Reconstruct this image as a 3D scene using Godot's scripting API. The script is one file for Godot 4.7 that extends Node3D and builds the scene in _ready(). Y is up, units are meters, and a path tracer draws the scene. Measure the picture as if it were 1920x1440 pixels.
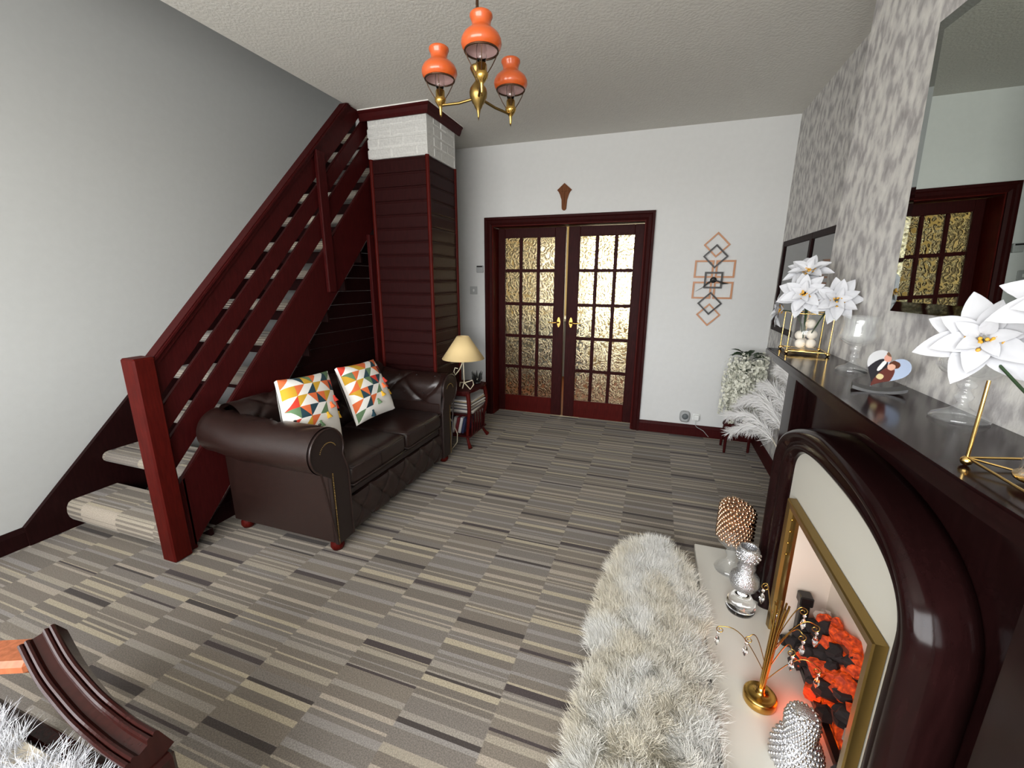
extends Node3D
# A living room: staircase, leather sofa, glazed double door, fireplace. Units are metres, the camera stands at x = 0, z = 0.

const H := 2.7305          # ceiling
const ZB := -4.2225        # back wall
const XL := -3.242         # left wall, behind the stairs
const XR := 0.934          # alcove wall
const XC := 0.73           # chimney breast
const ZF := 1.5            # front wall, behind the camera
const XS := -2.34          # plane of the banister

var M := {}
var used := {}
var rng := RandomNumberGenerator.new()
var grey_noise: NoiseTexture2D
var fine_noise: NoiseTexture2D

# ------------------------------------------------------------------ shapes
func mb() -> SurfaceTool:
	var st := SurfaceTool.new()
	st.begin(Mesh.PRIMITIVE_TRIANGLES)
	return st

func tri(st: SurfaceTool, a: Vector3, b: Vector3, c: Vector3) -> void:   # anticlockwise seen from outside
	st.add_vertex(a); st.add_vertex(c); st.add_vertex(b)

func quad(st: SurfaceTool, a: Vector3, b: Vector3, c: Vector3, d: Vector3) -> void:
	tri(st, a, b, c); tri(st, a, c, d)

func face(st: SurfaceTool, p: Array, mid: Vector3) -> void:              # a flat face of a convex solid round mid
	var n: Vector3 = (p[1] - p[0]).cross(p[2] - p[0])
	var q: Array = p.duplicate()
	if n.dot(p[0] - mid) < 0: q.reverse()
	for i in range(1, q.size() - 1): tri(st, q[0], q[i], q[i + 1])

func box(st: SurfaceTool, lo: Vector3, hi: Vector3, b := 0.0, xf := Transform3D()) -> void:
	st.set_smooth_group(-1)
	var c := (lo + hi) / 2.0
	var h := (hi - lo).abs() / 2.0
	b = minf(b, minf(h.x, minf(h.y, h.z)) * 0.9)
	var v := func(s: Vector3, ax: int) -> Vector3:
		var e := h - Vector3(b, b, b)
		e[ax] = h[ax]
		return xf * (c + e * s)
	var mid: Vector3 = xf * c
	for ax in 3:
		var u := (ax + 1) % 3
		var w := (ax + 2) % 3
		for s in [-1.0, 1.0]:
			var p := []
			for k in [[-1.0, -1.0], [1.0, -1.0], [1.0, 1.0], [-1.0, 1.0]]:
				var g := Vector3()
				g[ax] = s; g[u] = k[0]; g[w] = k[1]
				p.append(v.call(g, ax))
			face(st, p, mid)
	if b <= 0.0: return
	for ax in 3:
		var u := (ax + 1) % 3
		var w := (ax + 2) % 3
		for k in [[-1.0, -1.0], [1.0, -1.0], [1.0, 1.0], [-1.0, 1.0]]:
			var g := Vector3()
			g[u] = k[0]; g[w] = k[1]
			var g1 := g; g1[ax] = -1.0
			var g2 := g; g2[ax] = 1.0
			face(st, [v.call(g1, u), v.call(g2, u), v.call(g2, w), v.call(g1, w)], mid)
	for sx in [-1.0, 1.0]:
		for sy in [-1.0, 1.0]:
			for sz in [-1.0, 1.0]:
				var g := Vector3(sx, sy, sz)
				face(st, [v.call(g, 0), v.call(g, 1), v.call(g, 2)], mid)

func bar(st: SurfaceTool, a: Vector3, b: Vector3, w: float, d: float, up := Vector3.UP, ch := 0.0) -> void:   # a box from a to b
	var y := (b - a).normalized()
	var x := up.cross(y).normalized()
	if x.length() < 0.5: x = Vector3.RIGHT
	var z := x.cross(y).normalized()
	box(st, Vector3(-w / 2, 0, -d / 2), Vector3(w / 2, a.distance_to(b), d / 2), ch, Transform3D(Basis(x, y, z), a))

func prism(st: SurfaceTool, pts: PackedVector2Array, xf: Transform3D, depth: float) -> void:   # outline in xf's x and y, thickness along its z
	st.set_smooth_group(-1)
	var p := pts
	if Geometry2D.is_polygon_clockwise(p): p.reverse()
	var right := xf.basis.determinant() > 0
	var t := Geometry2D.triangulate_polygon(p)
	var f := func(i: int, z: float) -> Vector3: return xf * Vector3(p[i].x, p[i].y, z)
	for k in range(0, t.size(), 3):
		var a := t[k]; var b := t[k + 1]; var c := t[k + 2]
		if (p[b] - p[a]).cross(p[c] - p[a]) < 0:
			var o := b; b = c; c = o
		if right:
			tri(st, f.call(a, depth), f.call(b, depth), f.call(c, depth)); tri(st, f.call(a, 0), f.call(c, 0), f.call(b, 0))
		else:
			tri(st, f.call(a, depth), f.call(c, depth), f.call(b, depth)); tri(st, f.call(a, 0), f.call(b, 0), f.call(c, 0))
	for i in p.size():
		var j := (i + 1) % p.size()
		if right: quad(st, f.call(i, 0), f.call(j, 0), f.call(j, depth), f.call(i, depth))
		else: quad(st, f.call(i, depth), f.call(j, depth), f.call(j, 0), f.call(i, 0))

func grid(st: SurfaceTool, nu: int, nv: int, fn: Callable, uv := false, sg := 1, flip := false) -> void:   # outside where du x dv points
	st.set_smooth_group(sg)
	var row := []
	for i in nu + 1:
		var r := PackedVector3Array()
		for j in nv + 1: r.append(fn.call(float(i) / nu, float(j) / nv))
		row.append(r)
	for i in nu:
		for j in nv:
			var ids := [[i, j], [i, j + 1], [i + 1, j + 1], [i, j], [i + 1, j + 1], [i + 1, j]]
			if flip: ids = [[i, j], [i + 1, j + 1], [i, j + 1], [i, j], [i + 1, j], [i + 1, j + 1]]
			for q in ids:
				if uv: st.set_uv(Vector2(float(q[0]) / nu, float(q[1]) / nv))
				st.add_vertex(row[q[0]][q[1]])

func lathe(st: SurfaceTool, prof: Array, at := Vector3.ZERO, seg := 24, bs := Basis(), sg := 1) -> void:   # prof of Vector2(radius, height), from the bottom up along the outside
	st.set_smooth_group(sg)
	for k in prof.size() - 1:
		var p: Vector2 = prof[k]
		var q: Vector2 = prof[k + 1]
		for i in seg:
			var a := TAU * i / seg
			var b := TAU * (i + 1) / seg if i < seg - 1 else 0.0
			var da := Vector3(sin(a), 0, cos(a))
			var db := Vector3(sin(b), 0, cos(b))
			var A := at + bs * (da * p.x + Vector3.UP * p.y)
			var B := at + bs * (db * p.x + Vector3.UP * p.y)
			var C := at + bs * (db * q.x + Vector3.UP * q.y)
			var D := at + bs * (da * q.x + Vector3.UP * q.y)
			if p.x > 1e-6: tri(st, A, B, C)
			if q.x > 1e-6: tri(st, A, C, D)

func ball(st: SurfaceTool, c: Vector3, r: float, seg := 12, sy := 1.0) -> void:
	var p := []
	var n := maxi(4, seg / 2)
	for i in n + 1:
		var a := -PI / 2 + PI * i / n
		p.append(Vector2(maxf(0.0, r * cos(a)) if i > 0 and i < n else 0.0, r * sin(a) * sy))
	lathe(st, p, c, seg)

func tube(st: SurfaceTool, pts: Array, r, sides := 8, caps := true) -> void:   # r a number or one radius per point
	st.set_smooth_group(2)
	var n := pts.size()
	var rings := []
	var x := Vector3.ZERO
	for i in n:
		var d: Vector3 = (pts[mini(i + 1, n - 1)] - pts[maxi(i - 1, 0)]).normalized()
		if x == Vector3.ZERO:
			x = d.cross(Vector3.UP if absf(d.y) < 0.9 else Vector3.RIGHT).normalized()
		x = (x - d * x.dot(d)).normalized()
		var y := d.cross(x)
		var rr: float = r[i] if r is Array else r
		var ring := PackedVector3Array()
		for k in sides:
			var a := TAU * k / sides
			ring.append(pts[i] + (x * cos(a) + y * sin(a)) * rr)
		rings.append(ring)
	for i in n - 1:
		for k in sides:
			var l := (k + 1) % sides
			quad(st, rings[i][k], rings[i][l], rings[i + 1][l], rings[i + 1][k])
	if caps:
		st.set_smooth_group(-1)
		for k in range(1, sides - 1):
			tri(st, rings[0][0], rings[0][k + 1], rings[0][k])
			tri(st, rings[n - 1][0], rings[n - 1][k], rings[n - 1][k + 1])

func sweep(st: SurfaceTool, prof: PackedVector2Array, at: Array, xs: Array, ys: Array, closed := false, smooth := false) -> void:   # prof (closed outline) placed at each point with its own x and y axes, e.g. a mitred moulding
	st.set_smooth_group(3 if smooth else -1)
	var n := at.size()
	var m := prof.size()
	var f := func(i: int, k: int) -> Vector3: return at[i % n] + xs[i % n] * prof[k % m].x + ys[i % n] * prof[k % m].y
	var dir: Vector3 = at[1] - at[0]
	var same: bool = (xs[0].cross(ys[0]).dot(dir) > 0) != Geometry2D.is_polygon_clockwise(prof)
	for i in (n if closed else n - 1):
		for k in m:
			if same: quad(st, f.call(i, k), f.call(i, k + 1), f.call(i + 1, k + 1), f.call(i + 1, k))
			else: quad(st, f.call(i, k), f.call(i + 1, k), f.call(i + 1, k + 1), f.call(i, k + 1))
	if not closed:
		st.set_smooth_group(-1)
		var t := Geometry2D.triangulate_polygon(prof)
		for e in [0, n - 1]:
			var mid := Vector3.ZERO
			for k in m: mid += f.call(e, k) / m
			var away: Vector3 = (at[0] - at[1]) if e == 0 else (at[n - 1] - at[n - 2])
			for k in range(0, t.size(), 3): face(st, [f.call(e, t[k]), f.call(e, t[k + 1]), f.call(e, t[k + 2])], mid - away)

func blade() -> ArrayMesh:                                              # one tuft of fur: a bent tapering leaf, 1 long, upwards
	var st := mb()
	st.set_smooth_group(1)
	for turn in 2:
		var s := Vector3(0.5, 0, 0) if turn == 0 else Vector3(0, 0, 0.012)
		var p := [Vector3(0, 0, 0), Vector3(0.05, 0.38, 0.1), Vector3(0.16, 0.72, 0.3), Vector3(0.3, 0.95, 0.55)]
		var w := [0.8, 1.0, 0.7, 0.06]
		for i in 3: quad(st, p[i] - s * w[i], p[i] + s * w[i], p[i + 1] + s * w[i + 1], p[i + 1] - s * w[i + 1])
	st.generate_normals()
	return st.commit()

# ------------------------------------------------------------------ objects
func numbered(called: String) -> String:
	var n: int = used.get(called, 0)
	used[called] = n + 1
	return called if n == 0 else "%s_%03d" % [called, n]

func tag(o: Node, label: String, category: String, group := "") -> void:
	o.set_meta("label", label); o.set_meta("category", category)
	if group != "": o.set_meta("group", group)

func thing(called: String, label: String, category: String, at := Vector3.ZERO, group := "") -> Node3D:
	var o := Node3D.new()
	o.name = numbered(called)
	add_child(o)
	o.position = at
	tag(o, label, category, group)
	return o

func part(called: String, st: SurfaceTool, m: Material, parent: Node3D, local := false, label := "") -> MeshInstance3D:   # shapes in world places unless local
	var o := MeshInstance3D.new()
	st.generate_normals()
	o.mesh = st.commit()
	o.material_override = m
	o.name = called
	parent.add_child(o, true)
	if not local and parent.get_parent() == self and not parent is MeshInstance3D: o.position = -parent.position
	if label != "": o.set_meta("label", label)
	return o

func solo(called: String, st: SurfaceTool, m: Material, label: String, category: String, group := "") -> MeshInstance3D:
	var o := MeshInstance3D.new()
	st.generate_normals()
	o.mesh = st.commit()
	o.material_override = m
	o.name = numbered(called)
	add_child(o)
	tag(o, label, category, group)
	return o

func struct(called: String, st: SurfaceTool, m: Material, label: String) -> MeshInstance3D:
	var o := solo(called, st, m, label, called.get_slice("_", 0))
	o.set_meta("kind", "structure")
	return o

func shared(called: String, mesh: Mesh, m: Material, parent: Node3D, xf: Transform3D) -> MeshInstance3D:
	var o := MeshInstance3D.new()
	o.mesh = mesh
	o.material_override = m
	o.name = called
	parent.add_child(o, true)
	o.transform = xf
	return o

func many(called: String, mesh: Mesh, m: Material, parent: Node3D, places: Array, colors := []) -> MultiMeshInstance3D:
	var mm := MultiMesh.new()
	mm.transform_format = MultiMesh.TRANSFORM_3D
	mm.use_colors = colors.size() > 0
	mm.mesh = mesh
	mm.instance_count = places.size()
	for i in places.size():
		mm.set_instance_transform(i, places[i])
		if colors.size(): mm.set_instance_color(i, colors[i])
	var o := MultiMeshInstance3D.new()
	o.multimesh = mm
	o.material_override = m
	o.name = called
	parent.add_child(o, true)
	o.set_meta("kind", "stuff")
	if not parent is MeshInstance3D: o.position = -parent.position
	return o

# ------------------------------------------------------------------ materials
func c8(r: int, g: int, b: int) -> Color: return Color8(r, g, b)

func mat(key: String, c: Color, rough := 0.6, metal := 0.0) -> StandardMaterial3D:
	var m := StandardMaterial3D.new()
	m.resource_name = key
	m.albedo_color = c
	m.roughness = rough
	m.metallic = metal
	M[key] = m
	return m

func noise_tex(freq: float, lo: Color, hi: Color, size := 512, octaves := 4, kind := FastNoiseLite.TYPE_SIMPLEX_SMOOTH, sd := 1) -> NoiseTexture2D:
	var n := FastNoiseLite.new()
	n.noise_type = kind
	n.frequency = freq
	n.fractal_octaves = octaves
	n.seed = sd
	var t := NoiseTexture2D.new()
	t.width = size; t.height = size
	t.seamless = true
	t.noise = n
	var g := Gradient.new()
	g.set_color(0, lo); g.set_color(1, hi)
	t.color_ramp = g
	return t

func grain(m: StandardMaterial3D, scale: Vector3, tex: Texture2D = null) -> StandardMaterial3D:   # colour grain by triplanar noise
	m.albedo_texture = tex if tex else grey_noise
	m.uv1_triplanar = true
	m.uv1_world_triplanar = true
	m.uv1_scale = scale
	return m

func relief(m: StandardMaterial3D, cm: float, tex: Texture2D = null) -> StandardMaterial3D:
	m.heightmap_enabled = true
	m.heightmap_texture = tex if tex else fine_noise
	m.heightmap_scale = cm
	return m

func triangle_fill(im: Image, a: Vector2, b: Vector2, c: Vector2, col: Color) -> void:
	var lo := a.min(b).min(c).floor()
	var hi := a.max(b).max(c).ceil()
	for y in range(maxi(0, int(lo.y)), mini(im.get_height(), int(hi.y) + 1)):
		for x in range(maxi(0, int(lo.x)), mini(im.get_width(), int(hi.x) + 1)):
			var p := Vector2(x + 0.5, y + 0.5)
			var s := (b - a).cross(p - a)
			var t := (c - b).cross(p - b)
			var u := (a - c).cross(p - c)
			if (s >= 0 and t >= 0 and u >= 0) or (s <= 0 and t <= 0 and u <= 0): im.set_pixel(x, y, col)

const COLS := 16
const COLW := 0.3093
const PERIOD := 0.932
func carpet_image() -> ImageTexture:                                     # 16 columns of stripes, one repeat deep
	var im := Image.create(1024, 932, false, Image.FORMAT_RGB8)
	var r := RandomNumberGenerator.new()
	r.seed = 11
	var mid := [c8(132, 122, 111), c8(126, 117, 107), c8(138, 128, 116), c8(134, 126, 118)]
	var light := [c8(176, 166, 149), c8(166, 158, 147), c8(190, 178, 154), c8(158, 152, 146), c8(184, 172, 156)]
	var dark := [c8(76, 66, 65), c8(72, 64, 60)]
	var seen := {-6: [[133, 9], [620, 24], [410, 12]], -5: [[1438, 23], [1139, 11], [948, 26]], -4: [[1373, 21], [1200, 27], [1036, 10]], -3: [[1543, 12], [1089, 22], [716, 29]], -2: [[1415, 24], [951, 20], [1603, 11]], -1: [[1656, 24], [1492, 10], [888, 13]], 0: [[1555, 26], [1172, 27], [1058, 10]], 1: [[936, 28], [1127, 11], [1406, 23]], 2: [[1014, 11], [1171, 28], [1345, 15]], 3: [[2560, 25], [2449, 10], [2940, 23]], 4: [[2317, 26], [2788, 22]]}
	for c in COLS:
		var k := c - 8
		var x := c * 64
		var y := 0
		var odd := r.randi() % 2
		while y < 932:
			var wide := odd % 2 == 0
			var h := r.randi_range(30, 62) if wide else r.randi_range(11, 30)
			im.fill_rect(Rect2i(x, y, 64, h), mid[r.randi() % 4] if wide else light[r.randi() % 5])
			if wide and r.randf() < 0.35: im.fill_rect(Rect2i(x, y + h / 2, 64, r.randi_range(5, 10)), light[r.randi() % 5])
			y += h
			odd += 1
		var strips: Array = seen.get(k, [[r.randi_range(0, 900), 24], [r.randi_range(0, 900), 11]])
		for s in strips:
			var v := int(fposmod(-s[0], 932.0)) - int(s[1] / 2)
			im.fill_rect(Rect2i(x, v, 64, s[1]), dark[absi(k) % 2])
			if v < 0: im.fill_rect(Rect2i(x, v + 932, 64, s[1]), dark[absi(k) % 2])
	return ImageTexture.create_from_image(im)

func carpet_uv(p: Vector3) -> Vector2: return Vector2((p.x + 1.040 + 8 * COLW) / (COLS * COLW), fposmod(p.z, 1e3 * PERIOD) / PERIOD)

func cushion_image(sd: int) -> ImageTexture:
	var n := 420
	var im := Image.create(n, n, false, Image.FORMAT_RGB8)
	var white := c8(236, 234, 228)
	im.fill(white)
	var pal := [c8(222, 108, 58), c8(206, 58, 40), c8(30, 62, 74), c8(206, 160, 42), c8(98, 128, 92), c8(222, 108, 58)]
	var cells := 6
	var w := float(n) / cells
	var r := RandomNumberGenerator.new()
	r.seed = sd
	for i in cells:
		for j in cells:
			if i + j * 1.15 > 6.6: continue
			var o := Vector2(i * w, j * w)
			var a := o; var b := o + Vector2(w, 0); var c := o + Vector2(w, w); var d := o + Vector2(0, w)
			var col: Color = pal[(i * 2 + j * 3 + r.randi() % 2) % 6]
			match (i + 2 * j) % 5:
				0, 3: triangle_fill(im, a, b, d, col)
				1: triangle_fill(im, a, b, c, col)
				2: triangle_fill(im, a, b, c, col); triangle_fill(im, a, c, d, pal[(i + j * 2 + 1) % 6])
				4: triangle_fill(im, b, c, d, col)
	return ImageTexture.create_from_image(im)

func swirl_image() -> ImageTexture:                                      # relief of the patterned glass: curling ribs
	var n := 512
	var f := FastNoiseLite.new()
	f.noise_type = FastNoiseLite.TYPE_SIMPLEX_SMOOTH
	f.frequency = 0.011
	f.fractal_octaves = 1
	f.domain_warp_enabled = true
	f.domain_warp_amplitude = 60.0
	f.domain_warp_frequency = 0.012
	f.seed = 4
	var src := f.get_seamless_image(n, n)
	var im := Image.create(n, n, false, Image.FORMAT_RGB8)
	for y in n:
		for x in n:
			var v: float = src.get_pixel(x, y).r
			var rib := 1.0 - absf(fposmod(v * 2.2, 1.0) - 0.5) * 2.0
			rib = smoothstep(0.45, 1.0, rib)
			im.set_pixel(x, y, Color(rib, rib, rib))
	return ImageTexture.create_from_image(im)

func materials() -> void:
	grey_noise = noise_tex(0.012, Color(0.78, 0.78, 0.78), Color(1, 1, 1), 512, 5)
	fine_noise = noise_tex(0.09, Color(0, 0, 0), Color(1, 1, 1), 512, 3, FastNoiseLite.TYPE_SIMPLEX_SMOOTH, 3)
	relief(grain(mat("wall_paint", c8(212, 213, 212), 0.85), Vector3(3, 3, 3), noise_tex(0.02, Color(0.985, 0.985, 0.985), Color(1, 1, 1), 256)), 0.015)
	grain(mat("wall_paint_grey", c8(190, 192, 190), 0.85), Vector3(3, 3, 3), M.wall_paint.albedo_texture)
	var dots := noise_tex(0.03, Color(0, 0, 0), Color(1, 1, 1), 512, 4, FastNoiseLite.TYPE_SIMPLEX, 9)
	relief(grain(mat("ceiling_paint", c8(208, 206, 199), 0.9), Vector3(2.4, 2.4, 2.4), noise_tex(0.02, Color(0.98, 0.98, 0.98), Color(1, 1, 1), 256)), 0.12, dots)
	var paper := noise_tex(0.012, c8(150, 147, 146), c8(224, 222, 217), 512, 6, FastNoiseLite.TYPE_SIMPLEX_SMOOTH, 21)
	paper.color_ramp.add_point(0.35, c8(178, 175, 174)); paper.color_ramp.add_point(0.5, c8(200, 198, 195)); paper.color_ramp.add_point(0.72, c8(212, 210, 205))
	relief(grain(mat("wallpaper", Color(0.97, 0.97, 0.97), 0.75), Vector3(2.6, 1.5, 2.6), paper), 0.04)
	for w in [["mahogany", c8(64, 17, 17), 0.46], ["mahogany_red", c8(80, 18, 13), 0.5], ["mahogany_dark", c8(36, 14, 14), 0.5], ["mantel_wood", c8(30, 13, 13), 0.14], ["cladding", c8(46, 17, 17), 0.5], ["door_wood", c8(54, 16, 15), 0.5], ["chair_wood", c8(46, 19, 16), 0.16], ["teak", c8(120, 74, 46), 0.5], ["polished_wood", c8(168, 98, 64), 0.25]]:
		grain(mat(w[0], w[1], w[2]), Vector3(9, 1.2, 9))
		M[w[0]].metallic_specular = 0.2 if w[2] > 0.3 else 0.3
	var cp := mat("carpet", Color(1, 1, 1), 0.97)
	cp.albedo_texture = carpet_image()
	cp.rim_enabled = true; cp.rim = 0.15
	cp.detail_enabled = true
	cp.detail_blend_mode = BaseMaterial3D.BLEND_MODE_MUL
	cp.detail_albedo = noise_tex(0.16, Color(0.72, 0.72, 0.72), Color(1, 1, 1), 512, 3, FastNoiseLite.TYPE_SIMPLEX, 5)
	cp.detail_uv_layer = BaseMaterial3D.DETAIL_UV_2
	var le := relief(grain(mat("leather", c8(39, 22, 18), 0.36), Vector3(4, 4, 4)), 0.05)
	le.clearcoat_enabled = true; le.clearcoat = 0.12; le.clearcoat_roughness = 0.35
	mat("leather_dark", c8(30, 18, 16), 0.42)
	mat("brass", c8(196, 158, 84), 0.22, 1.0)
	mat("brass_dull", c8(150, 124, 72), 0.33, 1.0)
	mat("gold", c8(226, 190, 120), 0.14, 1.0)
	mat("silver", c8(214, 214, 216), 0.12, 1.0)
	mat("rose_gold", c8(224, 190, 160), 0.12, 1.0)
	mat("steel", c8(170, 170, 170), 0.3, 1.0)
	mat("mirror", c8(206, 214, 208), 0.0, 1.0)
	mat("mirror_bevel", c8(150, 158, 156), 0.03, 1.0)
	mat("smoked_mirror", c8(112, 112, 112), 0.06, 1.0)
	var g := mat("clear_glass", Color(1, 1, 1, 0.03), 0.0)
	g.transparency = BaseMaterial3D.TRANSPARENCY_ALPHA
	g = mat("goblet_glass", Color(0.95, 0.97, 0.97, 0.07), 0.02)
	g.transparency = BaseMaterial3D.TRANSPARENCY_ALPHA
	var s := mat("crystal", Color(1, 1, 1, 0.0), 0.0)
	s.refraction_enabled = true; s.refraction_scale = 0.05
	var dg := mat("door_glass", Color(0.97, 0.96, 0.9, 0.0), 0.06)
	dg.refraction_enabled = true; dg.refraction_scale = 0.045
	dg.uv1_triplanar = true; dg.uv1_world_triplanar = true; dg.uv1_scale = Vector3(1.9, 1.9, 1.9)
	relief(dg, 4.0, swirl_image())
	mat("white", c8(228, 227, 222), 0.6)
	relief(grain(mat("brick_paint", c8(240, 240, 236), 0.7), Vector3(6, 6, 6), noise_tex(0.03, Color(0.9, 0.9, 0.9), Color(1, 1, 1), 256)), 0.5)
	mat("cream_stone", c8(206, 202, 192), 0.28)
	mat("cream_panel", c8(200, 197, 186), 0.45)
	mat("firebox", c8(204, 190, 176), 0.5)
	mat("black", c8(18, 17, 17), 0.35)
	mat("black_frame", c8(30, 26, 25), 0.4)
	mat("coal", c8(34, 26, 26), 0.9)
	var em := mat("ember", c8(120, 30, 12), 0.8)
	em.emission_enabled = true; em.emission = c8(255, 120, 44); em.emission_energy_multiplier = 1.1
	em.emission_texture = noise_tex(0.035, c8(20, 2, 2), c8(255, 200, 110), 256, 5, FastNoiseLite.TYPE_SIMPLEX, 2)
	em.emission_operator = BaseMaterial3D.EMISSION_OP_MULTIPLY
	em.uv1_triplanar = true; em.uv1_scale = Vector3(5, 5, 5)
	mat("ash", c8(150, 136, 126), 0.95)
	var og := mat("orange_glass", c8(196, 84, 26), 0.16)
	og.backlight_enabled = true; og.backlight = c8(60, 26, 10); og.clearcoat_enabled = true; og.clearcoat = 0.6
	mat("shade_lining", c8(222, 190, 186), 0.3)
	mat("bronze", c8(84, 60, 44), 0.35, 0.8)
	mat("lamp_cream", c8(226, 200, 146), 0.8).backlight_enabled = true
	M.lamp_cream.backlight = c8(110, 96, 66)
	mat("ivory_wire", c8(196, 186, 160), 0.35)
	var pe := mat("petal", c8(184, 185, 189), 0.85)
	pe.backlight_enabled = true; pe.backlight = c8(50, 50, 52)
	mat("blossom", c8(232, 232, 218), 0.85)
	mat("stamen", c8(196, 146, 44), 0.5)
	mat("leaf", c8(40, 62, 36), 0.55)
	mat("pompom", c8(236, 228, 214), 0.95)
	var fu := mat("fur", c8(255, 255, 255), 0.85)
	fu.vertex_color_use_as_albedo = true
	fu.backlight_enabled = true; fu.backlight = c8(70, 68, 64)
	mat("pelt", c8(214, 206, 188), 0.95)
	mat("fabric_white", c8(234, 232, 226), 0.85)
	mat("grey_unit", c8(120, 124, 130), 0.5)
	mat("plastic_grey", c8(168, 170, 170), 0.5)
	mat("plastic_dark", c8(98, 104, 106), 0.5)
	mat("plastic_white", c8(226, 228, 226), 0.4)
	mat("copper_wood", c8(186, 130, 90), 0.45)
	mat("cream_wall", c8(226, 208, 164), 0.8)
	mat("paper_grey", c8(150, 146, 142), 0.6)

# ------------------------------------------------------------------ scene
func _ready() -> void:
	rng.seed = 7
	var cam := Camera3D.new()
	cam.name = "camera"
	cam.fov = rad_to_deg(2.0 * atan(720.0 / 790.19))
	cam.near = 0.02
	cam.transform = Transform3D(Basis(Vector3.UP, 0.3294) * Basis(Vector3.RIGHT, -0.2404) * Basis(Vector3.BACK, 0.005), Vector3(0, 1.455, 0))
	add_child(cam)
	cam.current = true
	var we := WorldEnvironment.new()
	we.name = "environment"
	var env := Environment.new()
	var sky := Sky.new()
	var sm := ProceduralSkyMaterial.new()
	sm.sky_top_color = c8(196, 206, 220); sm.sky_horizon_color = c8(222, 226, 230); sm.ground_bottom_color = c8(120, 122, 118); sm.ground_horizon_color = c8(170, 172, 170)
	sm.sky_energy_multiplier = 2.4
	sky.sky_material = sm
	env.background_mode = Environment.BG_SKY
	env.sky = sky
	env.tonemap_mode = Environment.TONE_MAPPER_LINEAR
	env.tonemap_exposure = 1.0
	env.sdfgi_enabled = true; env.ssao_enabled = true; env.ssil_enabled = true
	we.environment = env
	add_child(we)
	area("window_daylight", Vector3(-1.08, 1.55, ZF - 0.03), 0.0, Vector2(3.6, 1.55), c8(255, 253, 250), 19.5)
	area("kitchen_daylight", Vector3(-0.35, 1.5, -6.92), PI, Vector2(1.5, 1.3), c8(255, 240, 196), 5.5)
	materials()
	shell()
	doors()
	pillar()
	stairs()
	fireplace()
	sofa()
	side_table()
	chandelier()
	wall_things()
	mantel_things()
	hearth_things()
	corner_plants()
	rug()
	armchair()

func area(called: String, at: Vector3, turn: float, size: Vector2, c: Color, e: float) -> void:   # daylight that a window lets in; shines along -z when turn is 0
	var l := AreaLight3D.new()
	l.name = called
	l.area_size = size
	l.light_color = c
	l.light_energy = e
	l.shadow_enabled = true
	l.set("area_range", 20.0)
	add_child(l)
	l.position = at
	l.rotation.y = turn

# ------------------------------------------------------------------ room
func carpet_top(st: SurfaceTool, x0: float, x1: float, z0: float, z1: float, y: float) -> void:
	var f := func(x: float, z: float):
		st.set_uv(Vector2((x + 1.040 + 8 * COLW) / (COLS * COLW), z / PERIOD)); st.set_uv2(Vector2(x, z) * 1.7)
		st.add_vertex(Vector3(x, y, z))
	for q in [[x0, z0], [x1, z0], [x1, z1], [x0, z0], [x1, z1], [x0, z1]]: f.call(q[0], q[1])

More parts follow.
